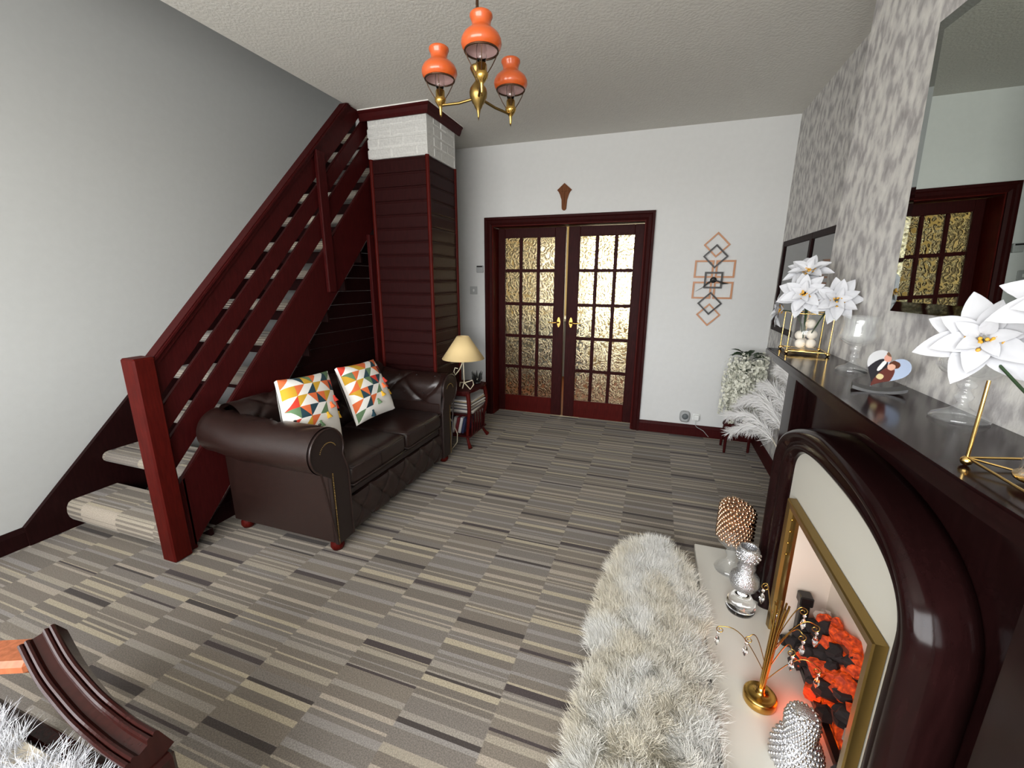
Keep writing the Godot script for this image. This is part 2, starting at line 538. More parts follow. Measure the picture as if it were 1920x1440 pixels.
func shell() -> void:
	var st := mb()
	st.set_smooth_group(-1)
	carpet_top(st, XL - 0.1, XR + 0.1, ZB - 0.2, ZF + 0.1, 0.0)
	box(st, Vector3(XL - 0.1, -0.12, ZB - 0.2), Vector3(XR + 0.1, -0.001, ZF + 0.1))
	struct("floor", st, M.carpet, "striped taupe and beige carpet floor of the living room")
	st = mb()
	box(st, Vector3(XS, H, ZB - 0.2), Vector3(XR + 0.15, H + 0.25, ZF + 0.15))
	box(st, Vector3(XL - 0.15, H, -0.6), Vector3(XS, H + 0.25, ZF + 0.15))
	struct("ceiling", st, M.ceiling_paint, "pale textured ceiling of the living room")
	st = mb()
	box(st, Vector3(XL - 0.15, 0, ZB - 0.2), Vector3(-1.665, H + 0.1, ZB))
	box(st, Vector3(-0.165, 0, ZB - 0.2), Vector3(XR + 0.15, H + 0.1, ZB))
	box(st, Vector3(-1.665, 1.995, ZB - 0.2), Vector3(-0.165, H + 0.1, ZB))
	box(st, Vector3(XL - 0.15, H + 0.1, ZB - 0.2), Vector3(XS + 0.1, 5.2, ZB))
	struct("wall_back", st, M.wall_paint, "pale grey back wall with the double door in it")
	st = mb()
	box(st, Vector3(XL - 0.15, 0, ZB - 0.2), Vector3(XL, 5.2, ZF + 0.15))
	struct("wall_left", st, M.wall_paint_grey, "plain grey wall running up beside the staircase")
	st = mb()
	box(st, Vector3(XR, 0, ZB - 0.2), Vector3(XR + 0.15, H + 0.1, ZF + 0.15))
	struct("wall_right", st, M.wallpaper, "grey distressed wallpaper on the alcove wall")
	st = mb()
	box(st, Vector3(XC, 0, -2.39), Vector3(XR + 0.05, H + 0.1, -0.47), 0.004)
	struct("wall_chimney_breast", st, M.wallpaper, "chimney breast in grey distressed wallpaper above the mantelpiece")
	st = mb()
	box(st, Vector3(XL - 0.15, 0, ZF), Vector3(-2.93, H + 0.1, ZF + 0.15))
	box(st, Vector3(0.75, 0, ZF), Vector3(XR + 0.15, H + 0.1, ZF + 0.15))
	box(st, Vector3(-2.93, 0, ZF), Vector3(0.75, 0.75, ZF + 0.15))
	box(st, Vector3(-2.93, 2.35, ZF), Vector3(0.75, H + 0.1, ZF + 0.15))
	struct("wall_front", st, M.wall_paint, "front wall with the big window, behind the viewer")
	var wf := mb()
	for x in [-2.90, -1.7, -0.5, 0.72]: box(wf, Vector3(x - 0.03, 0.75, ZF + 0.04), Vector3(x + 0.03, 2.35, ZF + 0.1), 0.006)
	for y in [0.78, 2.32]: box(wf, Vector3(-2.93, y - 0.03, ZF + 0.045), Vector3(0.75, y + 0.03, ZF + 0.095), 0.006)
	var win := struct("window_1", wf, M.white, "white framed front window that lets the daylight in")
	st = mb()
	box(st, Vector3(-2.90, 0.8, ZF + 0.065), Vector3(0.72, 2.3, ZF + 0.07))
	part("pane", st, M.clear_glass, win)
	st = mb()
	box(st, Vector3(XS, H + 0.2, ZB - 0.2), Vector3(XS + 0.1, 5.2, -0.5))
	box(st, Vector3(XL, H + 0.2, -0.6), Vector3(XS, 5.2, -0.5))
	struct("wall_stairwell", st, M.wall_paint, "dim walls of the stairwell above the ceiling")
	st = mb()
	box(st, Vector3(XL - 0.15, 5.2, ZB - 0.2), Vector3(XS + 0.1, 5.3, -0.5))
	struct("ceiling_stairwell", st, M.ceiling_paint, "ceiling over the stairwell")
	# skirting
	var prof := PackedVector2Array([Vector2(0, 0), Vector2(0.018, 0), Vector2(0.018, 0.085), Vector2(0.012, 0.1), Vector2(0.006, 0.112), Vector2(0, 0.112)])
	st = mb()
	sweep(st, prof, [Vector3(-0.091, 0, ZB), Vector3(XR, 0, ZB)], [Vector3.BACK, Vector3.BACK], [Vector3.UP, Vector3.UP])
	struct("baseboard_back", st, M.mahogany, "dark mahogany skirting board under the plug socket")
	st = mb()
	sweep(st, prof, [Vector3(XR, 0, ZB), Vector3(XR, 0, -2.39)], [Vector3.LEFT, Vector3.LEFT], [Vector3.UP, Vector3.UP])
	struct("baseboard_right", st, M.mahogany, "dark mahogany skirting board in the alcove")
	st = mb()
	sweep(st, prof, [Vector3(XL, 0, -1.09), Vector3(XL, 0, ZF)], [Vector3.RIGHT, Vector3.RIGHT], [Vector3.UP, Vector3.UP])
	struct("baseboard_left", st, M.mahogany_dark, "dark skirting board leading to the foot of the stairs")
	# the room behind the glazed doors
	st = mb()
	box(st, Vector3(-2.8, -0.12, -7.1), Vector3(1.4, 0.0, ZB - 0.2))
	struct("floor_kitchen", st, M.teak, "floor of the room behind the glazed doors")
	st = mb()
	box(st, Vector3(-2.8, 2.6, -7.1), Vector3(1.4, 2.75, ZB - 0.2))
	struct("ceiling_kitchen", st, M.white, "ceiling of the room behind the glazed doors")
	st = mb()
	box(st, Vector3(-2.9, 0, -7.1), Vector3(-2.75, 2.6, ZB - 0.2))
	box(st, Vector3(1.25, 0, -7.1), Vector3(1.4, 2.6, ZB - 0.2))
	box(st, Vector3(-2.75, 0, -7.1), Vector3(-1.15, 2.6, -6.95))
	box(st, Vector3(0.45, 0, -7.1), Vector3(1.25, 2.6, -6.95))
	box(st, Vector3(-1.15, 0, -7.1), Vector3(0.45, 0.8, -6.95))
	box(st, Vector3(-1.15, 2.2, -7.1), Vector3(0.45, 2.6, -6.95))
	struct("wall_kitchen", st, M.cream_wall, "cream walls of the room behind the glazed doors")
	wf = mb()
	for x in [-1.12, -0.35, 0.42]: box(wf, Vector3(x - 0.03, 0.8, -7.05), Vector3(x + 0.03, 2.2, -6.99), 0.006)
	for y in [0.83, 2.17]: box(wf, Vector3(-1.15, y - 0.03, -7.045), Vector3(0.45, y + 0.03, -6.995), 0.006)
	win = struct("window_2", wf, M.white, "white framed window seen blurred through the glazed doors")
	st = mb()
	box(st, Vector3(-1.12, 0.85, -7.022), Vector3(0.42, 2.15, -7.018))
	part("pane", st, M.clear_glass, win)
	var ku := thing("kitchen_unit", "grey cupboard unit blurred behind the lower left door panes", "cupboard", Vector3(-1.9, 0, -6.6))
	st = mb()
	box(st, Vector3(-2.7, 0, -6.94), Vector3(-1.05, 0.86, -6.35), 0.005)
	part("carcass", st, M.grey_unit, ku)
	st = mb()
	box(st, Vector3(-2.7, 0.86, -6.945), Vector3(-1.03, 0.9, -6.33), 0.006)
	part("worktop", st, M.white, ku)

# ------------------------------------------------------------------ double door
func doors() -> void:
	var st := mb()
	var prof := PackedVector2Array([Vector2(0, 0), Vector2(0, 0.012), Vector2(0.02, 0.024), Vector2(0.045, 0.02), Vector2(0.055, 0.028), Vector2(0.076, 0.028), Vector2(0.076, 0)])
	var d1 := Vector3(-1, 1, 0)
	var d2 := Vector3(1, 1, 0)
	sweep(st, prof, [Vector3(-1.665, 0, ZB), Vector3(-1.665, 1.995, ZB), Vector3(-0.167, 1.995, ZB), Vector3(-0.167, 0, ZB)], [Vector3.LEFT, d1, d2, Vector3.RIGHT], [Vector3.BACK, Vector3.BACK, Vector3.BACK, Vector3.BACK])
	var tr := struct("trim_1", st, M.door_wood, "moulded mahogany frame round the glazed double door")
	st = mb()
	box(st, Vector3(-1.667, 0, ZB - 0.2), Vector3(-1.655, 1.99, ZB + 0.002), 0.002)
	box(st, Vector3(-0.178, 0, ZB - 0.2), Vector3(-0.165, 1.99, ZB + 0.002), 0.002)
	box(st, Vector3(-1.667, 1.985, ZB - 0.2), Vector3(-0.165, 1.997, ZB + 0.002), 0.002)
	part("jamb", st, M.mahogany_red, tr)
	leaf_of_door(1, -1.653, -0.93, [-1.577, -1.043], -0.979, -1.0, "left leaf of the glazed mahogany double door, its brass lever pointing left")
	leaf_of_door(2, -0.905, -0.18, [-0.788, -0.270], -0.850, 1.0, "right leaf of the glazed mahogany double door, with the brighter panes")

func leaf_of_door(n: int, x0: float, x1: float, px: Array, hx: float, lever: float, label: String) -> void:
	var z0 := -4.41
	var z1 := -4.37
	var y0 := 0.012
	var y1 := 1.98
	var st := mb()
	box(st, Vector3(x0, y0, z0), Vector3(px[0], y1, z1), 0.004)
	box(st, Vector3(px[1], y0, z0), Vector3(x1, y1, z1), 0.004)
	var d := struct("door_%d" % n, st, M.door_wood, label)
	st = mb()
	box(st, Vector3(px[0], 1.885, z0), Vector3(px[1], y1, z1 - 0.001), 0.003)
	part("top_rail", st, M.door_wood, d)
	st = mb()
	box(st, Vector3(px[0], y0, z0), Vector3(px[1], 0.2, z1 - 0.001), 0.003)
	part("bottom_rail", st, M.mahogany_red, d)
	var rh := (1.885 - 0.2 + 0.032) / 5.0
	var cw: float = (px[1] - px[0] + 0.034) / 3.0
	for k in range(1, 5):
		st = mb()
		box(st, Vector3(px[0], 0.2 + rh * k - 0.032, z0 + 0.004), Vector3(px[1], 0.2 + rh * k, z1 - 0.004), 0.006)
		part("glazing_bar", st, M.door_wood, d)
	for k in range(1, 3):
		st = mb()
		box(st, Vector3(px[0] + cw * k - 0.034, 0.2, z0 + 0.003), Vector3(px[0] + cw * k, 1.885, z1 - 0.003), 0.006)
		part("glazing_bar", st, M.door_wood, d)
	for j in 5:
		for i in 3:
			st = mb()
			box(st, Vector3(px[0] + cw * i - 0.002, 0.198 + rh * j, -4.392), Vector3(px[0] + cw * (i + 1) - 0.032, 0.2 + rh * (j + 1) - 0.03, -4.386))
			part("pane", st, M.door_glass, d)
	st = mb()
	var pl := PackedVector2Array()
	for i in 28:
		var a := TAU * i / 28
		pl.append(Vector2(hx + 0.017 * cos(a) * (1.0 + 0.12 * cos(4 * a)), 1.034 + 0.052 * sin(a)))
	prism(st, pl, Transform3D(Basis(), Vector3(0, 0, z1)), 0.006)
	var h := part("handle", st, M.brass, d)
	st = mb()
	tube(st, [Vector3(hx, 1.034, z1), Vector3(hx, 1.034, z1 + 0.045), Vector3(hx + lever * 0.02, 1.034, z1 + 0.052), Vector3(hx + lever * 0.06, 1.03, z1 + 0.052), Vector3(hx + lever * 0.105, 1.036, z1 + 0.05)], [0.008, 0.008, 0.009, 0.008, 0.006], 10)
	part("lever", st, M.brass, h, true)

# ------------------------------------------------------------------ brick pillar with boards
func pillar() -> void:
	var t := thing("pillar", "square pillar boarded in dark mahogany, white brick under the ceiling", "pillar", Vector3(-2.02, 0, -3.36))
	var x0 := -2.275
	var x1 := -1.765
	var z0 := -3.6
	var z1 := -3.135
	var st := mb()
	box(st, Vector3(x0 + 0.012, 0, z0), Vector3(x1 - 0.012, H - 0.002, z1 - 0.012))
	part("core", st, M.mahogany_dark, t)
	var n := 23
	var pitch := 2.385 / n
	for k in n:                                                          # tongue and groove boards on three faces
		var y := k * pitch
		for f in 3:
			st = mb()
			var ow := 0.0035
			var pr := PackedVector2Array([Vector2(0, y + 0.001), Vector2(ow * 0.3, y + 0.004), Vector2(ow, y + 0.012), Vector2(ow, y + pitch - 0.02), Vector2(ow * 0.4, y + pitch - 0.014), Vector2(ow, y + pitch - 0.008), Vector2(ow * 0.3, y + pitch - 0.002), Vector2(-0.012, y + pitch - 0.001), Vector2(-0.012, y + 0.001)])
			if f == 0: sweep(st, pr, [Vector3(x0 + 0.01, 0, z1), Vector3(x1 - 0.01, 0, z1)], [Vector3.BACK, Vector3.BACK], [Vector3.UP, Vector3.UP])
			elif f == 1: sweep(st, pr, [Vector3(x1, 0, z1 - 0.01), Vector3(x1, 0, z0)], [Vector3.RIGHT, Vector3.RIGHT], [Vector3.UP, Vector3.UP])
			else: sweep(st, pr, [Vector3(x0, 0, z1 - 0.01), Vector3(x0, 0, z0)], [Vector3.LEFT, Vector3.LEFT], [Vector3.UP, Vector3.UP])
			part("cladding_board", st, M.cladding, t)
	for c in [[x1, z1], [x0, z1], [x1, z0]]:
		st = mb()
		tube(st, [Vector3(c[0], 0.0, c[1]), Vector3(c[0], 2.388, c[1])], 0.016, 12)
		part("corner_moulding", st, M.mahogany_red, t)
	# white painted bricks
	var ch := 0.0762
	var bx0 := x0 - 0.01
	var bx1 := x1 + 0.015
	var bz1 := z1 + 0.015
	for k in 4:
		var y := 2.388 + k * ch
		var y2 := minf(y + ch - 0.007, 2.69)
		var cuts := [0.0, 0.225, 0.45, 0.535] if k % 2 == 0 else [0.0, 0.108, 0.333, 0.535]
		for i in 3:
			st = mb()
			box(st, Vector3(bx0 + cuts[i] + rng.randf() * 0.004 - (0.012 if i == 0 else 0.0) * rng.randf(), y, bz1 - 0.1), Vector3(bx0 + cuts[i + 1] - 0.006, y2, bz1 + rng.randf_range(-0.003, 0.003)), 0.009)
			part("brick", st, M.brick_paint, t)
		var zc := [bz1 - 0.102, bz1 - 0.102 - 0.118, bz1 - 0.102 - 0.343, z0 + 0.0] if k % 2 == 0 else [bz1 - 0.102, bz1 - 0.215, bz1 - 0.33, z0 + 0.0]
		for i in 3:
			st = mb()
			box(st, Vector3(bx1 - 0.1, y, zc[i + 1] + 0.006), Vector3(bx1 + rng.randf_range(-0.003, 0.004), y2, zc[i]), 0.009)
			part("brick", st, M.brick_paint, t)
	st = mb()
	box(st, Vector3(bx0 + 0.008, 2.386, z0 + 0.004), Vector3(bx1 - 0.005, H - 0.003, bz1 - 0.006))
	part("mortar", st, M.brick_paint, t)
	st = mb()
	var pc := PackedVector2Array([Vector2(0, 0), Vector2(0, -0.066), Vector2(0.01, -0.066), Vector2(0.022, -0.045), Vector2(0.03, -0.02), Vector2(0.04, -0.012), Vector2(0.04, 0)])
	var yy := H - 0.006
	sweep(st, pc, [Vector3(XS + 0.004, yy, bz1 + 0.004), Vector3(bx1 + 0.004, yy, bz1 + 0.004), Vector3(bx1 + 0.004, yy, -3.66)], [Vector3.BACK, Vector3(1, 0, 1), Vector3.RIGHT], [Vector3.UP, Vector3.UP, Vector3.UP])
	part("cornice", st, M.mahogany, t)
	st = mb()
	box(st, Vector3(XS + 0.004, H - 0.007, bz1), Vector3(bx1 + 0.047, H - 0.0005, bz1 + 0.048))
	box(st, Vector3(bx1, H - 0.007, -3.665), Vector3(bx1 + 0.048, H - 0.0005, bz1))
	part("ceiling_fillet", st, M.white, t)

# ------------------------------------------------------------------ staircase
func rail_y(z: float) -> float: return 1.117 + 1.038 * (-1.38 - z)

func sloped(st: SurfaceTool, d0: float, d1: float, za: float, zb: float, x0: float, x1: float, ch := 0.004) -> void:   # a board between two offsets below the handrail line
	var p := PackedVector2Array([Vector2(za, rail_y(za) + d1), Vector2(zb, rail_y(zb) + d1), Vector2(zb, rail_y(zb) + d0), Vector2(za, rail_y(za) + d0)])
	var q := PackedVector2Array()
	for v in p: q.append(Vector2(v.x, v.y - (ch if v.y > rail_y(v.x) + (d0 + d1) / 2 else -ch)))
	var xf := func(a: float) -> Transform3D: return Transform3D(Basis(Vector3.BACK, Vector3.UP, Vector3.LEFT), Vector3(a, 0, 0))
	var roof := PackedVector2Array([Vector2(-9, -1), Vector2(0, -1), Vector2(0, H - 0.002), Vector2(-9, H - 0.002)])   # what lies below the ceiling
	for c in Geometry2D.intersect_polygons(p, roof): prism(st, c, xf.call(x1 - ch), x1 - x0 - 2 * ch)
	for c in Geometry2D.intersect_polygons(q, roof): prism(st, c, xf.call(x1), x1 - x0)

func stairs() -> void:
	var t := thing("staircase", "open mahogany staircase with three sloping rails and carpeted treads", "staircase", Vector3(-2.78, 0, -1.3))
	var st := mb()
	box(st, Vector3(-2.385, 0, -1.345), Vector3(-2.29, 1.09, -1.25), 0.008)
	part("newel_post", st, M.mahogany_red, t)
	st = mb()
	sloped(st, 0.0, -0.03, -1.345, -3.45, -2.378, -2.302, 0.008)
	sloped(st, -0.03, -0.062, -1.345, -3.45, -2.365, -2.315, 0.004)
	part("handrail", st, M.mahogany, t)
	for r in [[-0.062, -0.212], [-0.262, -0.40], [-0.442, -0.612]]:
		st = mb()
		sloped(st, r[0], r[1], -1.345, -3.45, -2.354, -2.326, 0.005)
		part("rail", st, M.mahogany, t)
	st = mb()
	sloped(st, -0.698, -1.105, -1.38, -3.9, -2.357, -2.323, 0.006)
	prism(st, PackedVector2Array([Vector2(-1.345, 0.002), Vector2(-1.345, rail_y(-1.345) - 0.7), Vector2(-1.39, rail_y(-1.39) - 0.7), Vector2(-1.39, 0.002)]), Transform3D(Basis(Vector3.BACK, Vector3.UP, Vector3.LEFT), Vector3(-2.323, 0, 0)), 0.034)
	part("string_board", st, M.mahogany, t)
	st = mb()
	prism(st, PackedVector2Array([Vector2(-1.09, 0.001), Vector2(-1.09, 0.113), Vector2(-4.2, 3.19), Vector2(-4.2, 2.6), Vector2(-1.62, 0.001)]), Transform3D(Basis(Vector3.BACK, Vector3.UP, Vector3.LEFT), Vector3(XL + 0.028, 0, 0)), 0.028)
	part("string_board", st, M.mahogany_dark, t)
	st = mb()
	box(st, Vector3(-2.325, 1.364, -2.645), Vector3(-2.297, rail_y(-2.6) - 0.06, -2.565), 0.005)
	part("post", st, M.mahogany, t)
	for k in 13:
		var y := 0.175 + 0.2255 * k
		var z := -1.268 - 0.2185 * k
		var thick := 0.128 if k == 0 else 0.068
		st = mb()
		st.set_smooth_group(1)
		var pr := []                                                     # round the nose: top back, top front, nose, underside
		var back := z - 0.262
		pr.append(Vector2(back, y))
		for i in 7:
			var a := PI / 2 - PI * i / 6
			pr.append(Vector2(z - 0.034 + 0.034 * cos(a), y - thick / 2 + thick / 2 * sin(a)))
		pr.append(Vector2(back, y - thick))
		var run := 0.0
		for i in pr.size() - 1:
			var p: Vector2 = pr[i]
			var q: Vector2 = pr[i + 1]
			var l := p.distance_to(q)
			for w in [[XL + 0.03, p, run], [-2.358, p, run], [-2.358, q, run + l], [XL + 0.03, p, run], [-2.358, q, run + l], [XL + 0.03, q, run + l]]:
				st.set_uv(Vector2((w[0] + 3.7 + k * 0.11) / (COLS * COLW), (w[2] + 0.37 * k) / PERIOD)); st.set_uv2(Vector2(w[0], w[2]) * 1.7)
				st.add_vertex(Vector3(w[0], w[1].y, w[1].x))
		part("tread", st, M.carpet, t)
		st = mb()
		box(st, Vector3(XL + 0.03, y - 0.16 if k > 0 else 0.0, back + 0.02), Vector3(-2.358, y - thick, back + 0.04), 0.002)
		part("riser", st, M.mahogany_dark, t)
	st = mb()                                                            # boarded wall below the string, behind the sofa
	box(st, Vector3(-2.47, 0, -3.62), Vector3(-2.452, 0.3, -1.75))
	box(st, Vector3(-2.47, 0, -3.62), Vector3(-2.3, 1.82, -3.6))
	var wl := struct("wall_understairs", st, M.mahogany_dark, "dark boarded wall below the staircase behind the sofa")
	var y := 0.0
	while y < 2.3:
		var za := -1.52 - y / 1.038
		if za > -3.58:
			st = mb()
			prism(st, PackedVector2Array([Vector2(-3.6, y + 0.001), Vector2(za, y + 0.001), Vector2(za - 0.1, y + 0.103), Vector2(-3.6, y + 0.103)]), Transform3D(Basis(Vector3.BACK, Vector3.UP, Vector3.LEFT), Vector3(-2.44, 0, 0)), 0.012)
			part("board", st, M.mahogany_dark, wl, true)
		y += 0.105
	st = mb()
	box(st, Vector3(-2.325, 0.0, -3.15), Vector3(-2.295, 1.82, -3.07), 0.005)
	part("panel_post", st, M.mahogany, wl, true)

# ------------------------------------------------------------------ fireplace
func arch_points(grow: float, n := 40) -> Array:                         # [place, outward] in (z, y): up the far jamb, over the arch, down the near jamb
	var out := []
	var c := -1.427
	out.append([Vector2(c - 0.436 - grow, 0.04), Vector2(-1, 0)])
	for i in n + 1:
		var a := PI - PI * i / n
		var ca := signf(cos(a)) * pow(absf(cos(a)), 0.8)
		var sa := pow(maxf(sin(a), 0.0), 0.8)
		var nrm := Vector2(cos(a) / 0.436 * 0.35, sin(a) / 0.15 * 0.35).normalized()
		out.append([Vector2(c + 0.436 * ca, 0.715 + 0.15 * sa) + nrm * grow, nrm])
	out.append([Vector2(c + 0.436 + grow, 0.04), Vector2(1, 0)])
	return out

func fireplace() -> void:
	var hs := mb()
	box(hs, Vector3(0.296, 0.0, -2.288), Vector3(XC, 0.04, -0.56), 0.004)
	solo("hearth", hs, M.cream_stone, "pale cream stone hearth slab in front of the fire", "hearth")
	var t := thing("fireplace_surround", "dark polished wooden fireplace surround with an arched opening", "fireplace", Vector3(0.62, 0.04, -1.427))
	var side := Basis(Vector3.BACK, Vector3.UP, Vector3.LEFT)
	var flat := Basis(Vector3.RIGHT, Vector3.BACK, Vector3.DOWN)
	var st := mb()
	var fr := [[-2.29, 0.507], [-2.0, 0.499], [-1.7, 0.491], [-1.427, 0.484], [-1.1, 0.478], [-0.8, 0.48], [-0.56, 0.49]]
	for lay in [[0.0, 1.15, 0.004], [-0.004, 1.146, 0.017], [0.0, 1.129, 0.004]]:
		var p := PackedVector2Array([Vector2(XC - 0.001, -2.29 + lay[0] * 0.0), Vector2(XC - 0.001, -0.56)])
		for i in range(fr.size() - 1, -1, -1): p.append(Vector2(fr[i][1] + lay[0], fr[i][0]))
		prism(st, p, Transform3D(flat, Vector3(0, lay[1], 0)), lay[2])
	part("mantel_shelf", st, M.mantel_wood, t)
	st = mb()
	var p2 := PackedVector2Array([Vector2(XC - 0.001, -2.22), Vector2(XC - 0.001, -0.63)])
	for i in range(fr.size() - 1, -1, -1): p2.append(Vector2(fr[i][1] + 0.014, clampf(fr[i][0], -2.22, -0.63)))
	prism(st, p2, Transform3D(flat, Vector3(0, 1.125, 0)), 0.024)
	part("moulding", st, M.mantel_wood, t)
	st = mb()
	var hole := PackedVector2Array()
	for a in arch_points(0.004): hole.append(a[0])
	hole[0].y = -0.1; hole[hole.size() - 1].y = -0.1
	for c in Geometry2D.clip_polygons(PackedVector2Array([Vector2(-2.06, 0.04), Vector2(-0.79, 0.04), Vector2(-0.79, 1.101), Vector2(-2.06, 1.101)]), hole):
		prism(st, c, Transform3D(side, Vector3(0.66, 0, 0)), 0.036)
	part("frieze_panel", st, M.mantel_wood, t)
	for z in [-2.18, -0.80]:
		st = mb()
		box(st, Vector3(0.582, 0.04, z), Vector3(XC - 0.002, 1.101, z + 0.13), 0.006)
		part("pilaster", st, M.mantel_wood, t)
		st = mb()
		box(st, Vector3(0.57, 0.04, z - 0.008), Vector3(XC - 0.003, 0.125, z + 0.138), 0.008)
		part("plinth", st, M.mantel_wood, t)
	st = mb()
	var prof := PackedVector2Array([Vector2(0, -0.02), Vector2(0, 0.03), Vector2(0.003, 0.048), Vector2(0.01, 0.062), Vector2(0.02, 0.069), Vector2(0.03, 0.064), Vector2(0.036, 0.056), Vector2(0.042, 0.066), Vector2(0.052, 0.082), Vector2(0.062, 0.09), Vector2(0.073, 0.086), Vector2(0.081, 0.072), Vector2(0.085, 0.05), Vector2(0.086, 0.0), Vector2(0.086, -0.02)])
	var at := []
	var xs := []
	var ys := []
	for a in arch_points(0.0):
		at.append(Vector3(0.6, a[0].y, a[0].x)); xs.append(Vector3(0, a[1].y, a[1].x) * lerpf(1.0, 1.38, smoothstep(-1.86, -1.5, a[0].x))); ys.append(Vector3.LEFT)
	sweep(st, prof, at, xs, ys, false, true)
	part("arch_moulding", st, M.mantel_wood, t)
	# cream panel behind the arch
	st = mb()
	var cream := PackedVector2Array()
	for a in arch_points(0.02): cream.append(a[0])
	for c in Geometry2D.clip_polygons(cream, PackedVector2Array([Vector2(-1.728, 0.0), Vector2(-1.094, 0.0), Vector2(-1.094, 0.588), Vector2(-1.728, 0.588)])):
		prism(st, c, Transform3D(side, Vector3(0.595, 0, 0)), 0.021)
	part("back_panel", st, M.cream_panel, t, false, "cream back panel")
	# brass framed fire
	var f := thing("fire", "brass framed electric coal fire glowing orange", "fire", Vector3(0.63, 0.04, -1.41))
	st = mb()
	var fp := PackedVector2Array([Vector2(0, -0.015), Vector2(0, 0.004), Vector2(0.012, 0.008), Vector2(0.02, 0.014), Vector2(0.024, 0.026), Vector2(0.05, 0.03), Vector2(0.054, 0.026), Vector2(0.054, 0.0), Vector2(0.02, -0.002)])
	var z0 := -1.721
	var z1 := -1.101
	var y1 := 0.578
	sweep(st, fp, [Vector3(0.571, 0.041, z0), Vector3(0.571, y1, z0), Vector3(0.571, y1, z1), Vector3(0.571, 0.041, z1)], [Vector3(0, 0, -1), Vector3(0, 1, -1), Vector3(0, 1, 1), Vector3(0, 0, 1)], [Vector3.LEFT, Vector3.LEFT, Vector3.LEFT, Vector3.LEFT])
	var fm := part("brass_frame", st, M.brass_dull, f, false, "brass fire frame")
	for k in 5:
		st = mb()
		ball(st, Vector3(0.556, 0.56 - 0.05 * k if k < 4 else 0.5, z0 - 0.012 if k < 4 else z1 + 0.012), 0.005, 8)
		part("rivet", st, M.brass, fm, true)
	st = mb()
	box(st, Vector3(0.716, 0.04, -1.726), Vector3(0.727, 0.588, -1.096))
	box(st, Vector3(0.578, 0.582, -1.726), Vector3(0.716, 0.588, -1.096))
	box(st, Vector3(0.578, 0.041, -1.727), Vector3(0.716, 0.582, -1.719))
	box(st, Vector3(0.578, 0.041, -1.103), Vector3(0.716, 0.582, -1.095))
	part("firebox", st, M.firebox, f)
	st = mb()
	for z in [-1.68, -1.14]:
		box(st, Vector3(0.612, 0.041, z - 0.018), Vector3(0.645, 0.27, z + 0.018), 0.004)
		box(st, Vector3(0.606, 0.245, z - 0.024), Vector3(0.651, 0.285, z + 0.024), 0.004)
		box(st, Vector3(0.57, 0.041, z - 0.02), Vector3(0.66, 0.075, z + 0.02), 0.008)
	bar(st, Vector3(0.612, 0.075, -1.68), Vector3(0.612, 0.075, -1.14), 0.022, 0.022)
	part("grate", st, M.black, f)
	st = mb()
	box(st, Vector3(0.63, 0.05, -1.66), Vector3(0.712, 0.12, -1.15), 0.02)
	part("ember_bed", st, M.ember, f)
	for k in 74:
		st = mb()
		var u := rng.randf()
		var v := rng.randf()
		var z := lerpf(-1.66, -1.16, u)
		var x := lerpf(0.605, 0.70, v)
		var y := 0.075 + 0.2 * v + 0.05 * rng.randf() * (1.0 - absf(u - 0.5))
		lump(st, Vector3(x, y, z), rng.randf_range(0.022, 0.036), k)
		var hot := rng.randf() < (0.7 if v > 0.5 else 0.12) * (1.0 if u > 0.2 and u < 0.85 else 0.25)
		part("coal", st, M.ember if hot else (M.ash if rng.randf() < 0.12 else M.coal), f)
	var o := OmniLight3D.new()
	o.name = "fire_glow"
	o.light_color = c8(255, 92, 34)
	o.light_energy = 0.02
	o.light_size = 0.05
	o.omni_range = 8.0
	o.omni_attenuation = 2.0
	o.shadow_enabled = true
	add_child(o)
	o.position = Vector3(0.585, 0.09, -1.36)

func lump(st: SurfaceTool, c: Vector3, r: float, sd: int) -> void:       # an angular lump of coal
	var q := RandomNumberGenerator.new()
	q.seed = sd
	var e := Vector3(q.randf_range(0.8, 1.25), q.randf_range(0.7, 1.0), q.randf_range(0.8, 1.25)) * r
	var p := []
	for i in 7:
		var row := PackedVector3Array()
		for j in 7: row.append(Vector3.ONE * q.randf_range(0.68, 1.2))
		p.append(row)
	grid(st, 6, 6, func(u: float, v: float) -> Vector3:
		var a := TAU * u
		var b := PI * v - PI / 2
		var s: Vector3 = p[int(round(u * 6)) % 6][int(round(v * 6))] if v > 0.01 and v < 0.99 else Vector3.ONE
		return c + Vector3(cos(a) * cos(b), sin(b), -sin(a) * cos(b)) * e * s, false, -1)

# ------------------------------------------------------------------ sofa
func tuft(u: float, v: float, nu: float, nv: float) -> float:            # 0 at a button, 1 on a cushion: diamond buttoning
	var a := u * nu + v * nv
	var b := u * nu - v * nv
	var fa := absf(fposmod(a, 2.0) - 1.0)
	var fb := absf(fposmod(b, 2.0) - 1.0)
	var crease := minf(1.0, minf(1.0 - fa, 1.0 - fb) * 4.0)
	var button := minf(1.0, Vector2(1.0 - fa, 1.0 - fb).length() * 1.6)
	return 0.55 * sqrt(crease) + 0.45 * sqrt(button)

func roll_point(v: float, top: float, r: float, deep: float) -> Array:   # along the section of an arm: [outward offset, height, outward normal]
	var cy := top - r
	var co := deep + r * 0.0
	if v < 0.35:
		var w := v / 0.35
		var y := lerpf(0.40, cy - 0.01, w)
		return [lerpf(0.0, co - r, w * w), y, Vector2(-1, 0.08)]
	var w2 := (v - 0.35) / 0.65
	var a := deg_to_rad(lerpf(185.0, -95.0, w2))
	return [co + r * cos(a), cy + r * sin(a), Vector2(cos(a), sin(a))]

